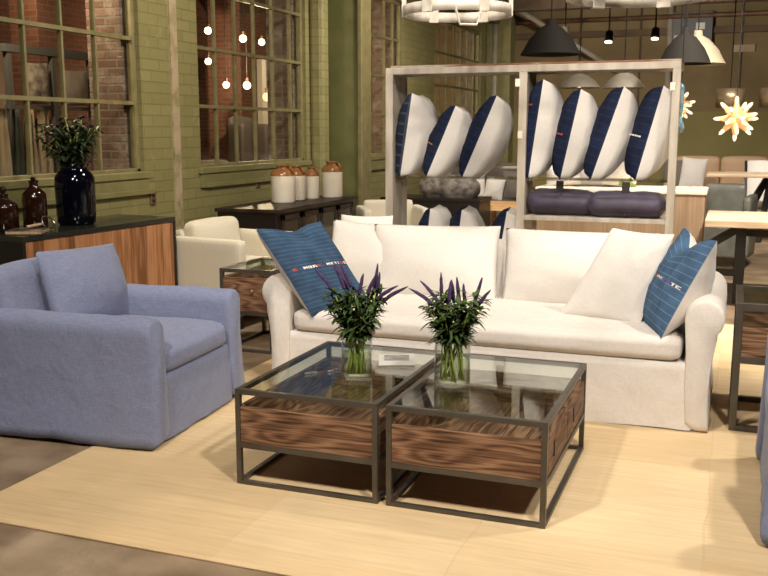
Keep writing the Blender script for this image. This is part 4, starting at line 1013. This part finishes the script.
for (y, z, lab) in ((6.95, .86, 'small wall outlet on the green brick just above the sideboard end'), (8.9, .90, 'small wall outlet on the green brick above the dark console')):
    o = thing('wall_outlet', lab, 'outlet', (-4.8, y, z)); bm = new(); box(bm, 0, .018, -.04, .04, 0, .11, .003); obj('plate', bm, M['pipe_dark'], o)
    bm = new(); box(bm, .018, .021, -.014, .014, .02, .045); box(bm, .018, .021, -.014, .014, .065, .09); obj('socket', bm, M['black'], o)

# ------------------------------------------------------------------ room behind the windows
dr = thing('steel_rack', 'dark steel clothes rack seen through the window above the sideboard', 'rack', (-6.3, 7.5, 0))
for y in (-.55, .05, .62):
    bm = new(); bar(bm, (0, y, 0), (0, y, 2.24), .05); obj('post', bm, M['panel_grey'], dr)
bm = new(); bar(bm, (0, -.62, 2.25), (0, .70, 2.25), .07); obj('top_rail', bm, M['panel_grey'], dr)
bm = new(); bar(bm, (0, -.6, 1.72), (0, .66, 1.72), .035); obj('hanging_rail', bm, M['panel_grey'], dr)
bm = new(); bar(bm, (-.2, -.55, .03), (.2, -.55, .03), .05); bar(bm, (-.2, .62, .03), (.2, .62, .03), .05); obj('foot', bm, M['panel_grey'], dr)
def drape(label, y, w, z0, z1, m, seed):
    bm = new(); n = 18; g = []
    for i in range(n+1):
        f = i/n; row = []
        for k in range(2):
            pass
        for j in range(9):
            h = j/8; ww = w*(.35+.65*(1-h)**.8)
            row.append(bm.verts.new((-6.27+.035*math.sin(f*14+seed)+.02*nz((f*3, h, 0), 2, seed), y+(f-.5)*ww, z0+(z1-z0)*h)))
        g.append(row)
    for i in range(n):
        for j in range(8): bm.faces.new((g[i][j], g[i+1][j], g[i+1][j+1], g[i][j+1]))
    bmesh.ops.solidify(bm, geom=bm.faces, thickness=.012)
    tag(obj('hanging_textile', bm, m, None, True), label, 'textile', 'textiles hung behind the sideboard window')
drape('beige canvas hanging nearest the left margin behind the window', 6.78, .24, .75, 1.70, M['canvas'], 1)
drape('dark teal textile hanging second from the left behind the window', 6.97, .20, .72, 1.70, M['teal_cloth'], 2)
drape('beige canvas hanging third from the left behind the window', 7.15, .24, .75, 1.70, M['canvas'], 3)
drape('beige canvas hanging beside the blue grey panel behind the window', 7.36, .26, .78, 1.70, M['canvas'], 4)
bg_pillow('pale pillow perched on the steel rack behind the window', (-6.28, 7.30, 1.745), (.3,1,0), (0,.15,1), .28, .40, M['fur'], 81, t=.06)
bg_pillow('brown pillow at the right end of the steel rack behind the window', (-6.28, 7.86, 1.745), (.3,1,0), (0,.05,1), .30, .36, M['grey_pillow'], 82, t=.06)
o = thing('easel_board', 'blue grey panel on a stand behind the bouquet and window', 'panel', (-6.6, 7.75, 0)); bm = new(); box(bm, -.02, .02, -.25, .25, .9, 1.62); obj('board', bm, M['slate'], o)
bm = new(); bar(bm, (0, 0, 0), (0, 0, .9), .05); obj('leg', bm, M['black'], o)
bm = new(); box(bm, -.2, .2, -.2, .2, 0, .02); obj('foot', bm, M['black'], o)
def hbulb(label, loc, r, m):
    x, y, z = loc; o = thing('hanging_bulb', label, 'light bulb', loc, 0, 'bare bulbs glowing behind the middle window')
    bm = new(); bmesh.ops.create_uvsphere(bm, u_segments=16, v_segments=10, radius=r); obj('bulb', bm, m, o, True)
    bm = new(); tube(bm, [(0,0,r*.8), (0,0,r*1.9)], r*.4, 8); obj('socket', bm, M['pipe_dark'], o)
    bm = new(); tube(bm, [(0,0,r*1.8), (0,0,CZ-z)], .006, 6); obj('cord', bm, M['black'], o)
B_ = 'bulb'
for (loc, r, m, lab) in (((-7.0, 11.64, 2.88), .05, B_, 'bare bulb high at the left edge of the middle window'), ((-7.0, 12.63, 2.86), .055, B_, 'bare bulb high in the third column of panes of the middle window'),
        ((-7.0, 13.22, 2.86), .05, B_, 'bare bulb high beside the brick jamb of the middle window'), ((-7.0, 11.62, 2.46), .045, B_, 'small bulb under the high left one in the middle window'),
        ((-7.0, 12.10, 2.16), .048, B_, 'lower bulb of a pair, the one farther from the brick jamb'), ((-7.0, 12.72, 2.18), .058, B_, 'lower bulb of a pair, the one nearer the brick jamb'),
        ((-7.0, 13.36, 2.03), .070, 'bulb_dim', 'amber bulb hanging low next to the brick jamb')):
    hbulb(lab, loc, r, M[m])
wb = thing('wingback_chair', 'dark wingback chair seen through the middle window', 'chair', (-7.1, 13.05, 0), R(75))
bm = new(); soft_box(bm, (0, .28, 1.15), (.52, .12, 1.1), .05, (0,.02,.03), 10); obj('backrest', bm, M['silk'], wb, True)
for s in (-1, 1):
    bm = new(); soft_box(bm, (s*.27, .10, 1.25), (.08, .34, .72), .035, (0,0,0), 8); obj('wing', bm, M['silk'], wb, True)
bm = new(); soft_box(bm, (0, -.05, .55), (.56, .6, .22), .06, (0,0,.02), 8); obj('seat', bm, M['silk'], wb, True)
for x in (-.22, .22):
    for y in (-.28, .26):
        bm = new(); bar(bm, (x, y, 0), (x, y, .46), .045); obj('leg', bm, M['black'], wb)
low_sofa('sofa', 'grey sofa with its back to the middle window', (-6.7, 11.35, 0), 1.2, .8, 1.08, M['grey_sofa'], R(90))
bm = new(); box(bm, -8.05, -7.95, 15.0, 15.5, 0, 2.75); tag(obj('white_banner', bm, M['white_sheet']), 'tall white panel standing behind the middle window', 'panel')
tag(obj('white_ottoman', (lambda b: (soft_box(b, (0,0,.5), (.5,.55,1.0), .12, (0,0,.03), 10), b)[1])(new()), M['white_cotton'], None, True, (-7.0, 13.75, 0)), 'white covered seat beside the dark wingback chair', 'seat')

# ------------------------------------------------------------------ lights
def spot(name, loc, aim, power, size=70, blend=.7, soft=.12, col=(1,.915,.80)):
    l = bpy.data.lights.new(name, 'SPOT'); l.energy = power; l.spot_size = R(size); l.spot_blend = blend; l.shadow_soft_size = soft; l.color = col
    o = bpy.data.objects.new(name, l); C.objects.link(o); o.location = loc
    o.rotation_euler = (Vector(aim)-Vector(loc)).to_track_quat('-Z', 'Y').to_euler(); return o
def point(name, loc, power, soft=.05, col=(1,.75,.48)):
    l = bpy.data.lights.new(name, 'POINT'); l.energy = power; l.shadow_soft_size = soft; l.color = col
    o = bpy.data.objects.new(name, l); C.objects.link(o); o.location = loc; return o
spot('track_light', (.9, 1.2, 3.7), (-.7, 4.6, .3), 590, 80)
spot('track_light', (-1.9, .9, 3.7), (-2.2, 4.2, .4), 500, 85)
spot('track_light', (1.7, 5.0, 3.8), (.3, 4.6, 0), 360, 90)
spot('track_light', (-.7, 3.2, 3.85), (-.9, 5.4, .6), 200, 85)
spot('track_light', (-2.2, 6.4, 3.8), (-4.6, 7.6, 1.3), 440, 110)
spot('track_light', (-2.6, 3.4, 3.8), (-4.6, 5.6, 1.0), 200, 100)
spot('track_light', (-1.0, 4.4, 3.8), (-1.3, 6.3, 1.3), 190, 70)
spot('track_light', (.8, 7.8, 3.8), (.5, 8.9, .6), 1200, 105)
spot('track_light', (-.8, 8.4, 3.8), (-1.0, 9.6, .9), 260, 90)
spot('track_light', (.8, 13.4, 3.8), (.3, 17.3, .7), 2200, 80)
spot('track_light', (1.2, 12.0, 3.8), (.7, 14.2, .9), 800, 75)
spot('track_light', (-2.2, 13.2, 3.8), (-4.8, 15.2, 2.2), 380, 100)
spot('track_light', (-2.6, 12.0, 3.8), (-3.4, 14.4, .8), 170, 110)
spot('track_light', (-2.4, 10.0, 3.8), (-4.4, 12.0, 1.2), 420, 110)
spot('track_light', (-1.5, 14.5, 3.2), (-1.8, 19.0, 2.6), 340, 110)
point('beyond_light', (-6.6, 12.3, 2.5), 150)
point('beyond_light', (-7.4, 8.4, 3.0), 22)
point('beyond_light', (-5.75, 6.3, 2.9), 130)  # added fill lamp, no bulb here: brightens the textiles behind the sideboard window
point('beyond_light', (-6.6, 16.5, 2.7), 100)
w = bpy.data.worlds.new('world'); scn.world = w; w.use_nodes = True
w.node_tree.nodes['Background'].inputs[0].default_value = (1, .8, .6, 1); w.node_tree.nodes['Background'].inputs[1].default_value = .02

# ------------------------------------------------------------------ view
scn.view_settings.view_transform = 'Standard'; scn.view_settings.look = 'None'; scn.view_settings.gamma = 1; scn.view_settings.use_curve_mapping = False
scn.view_settings.exposure = 0.0
scn.cycles.max_bounces = 8; scn.cycles.transparent_max_bounces = 24
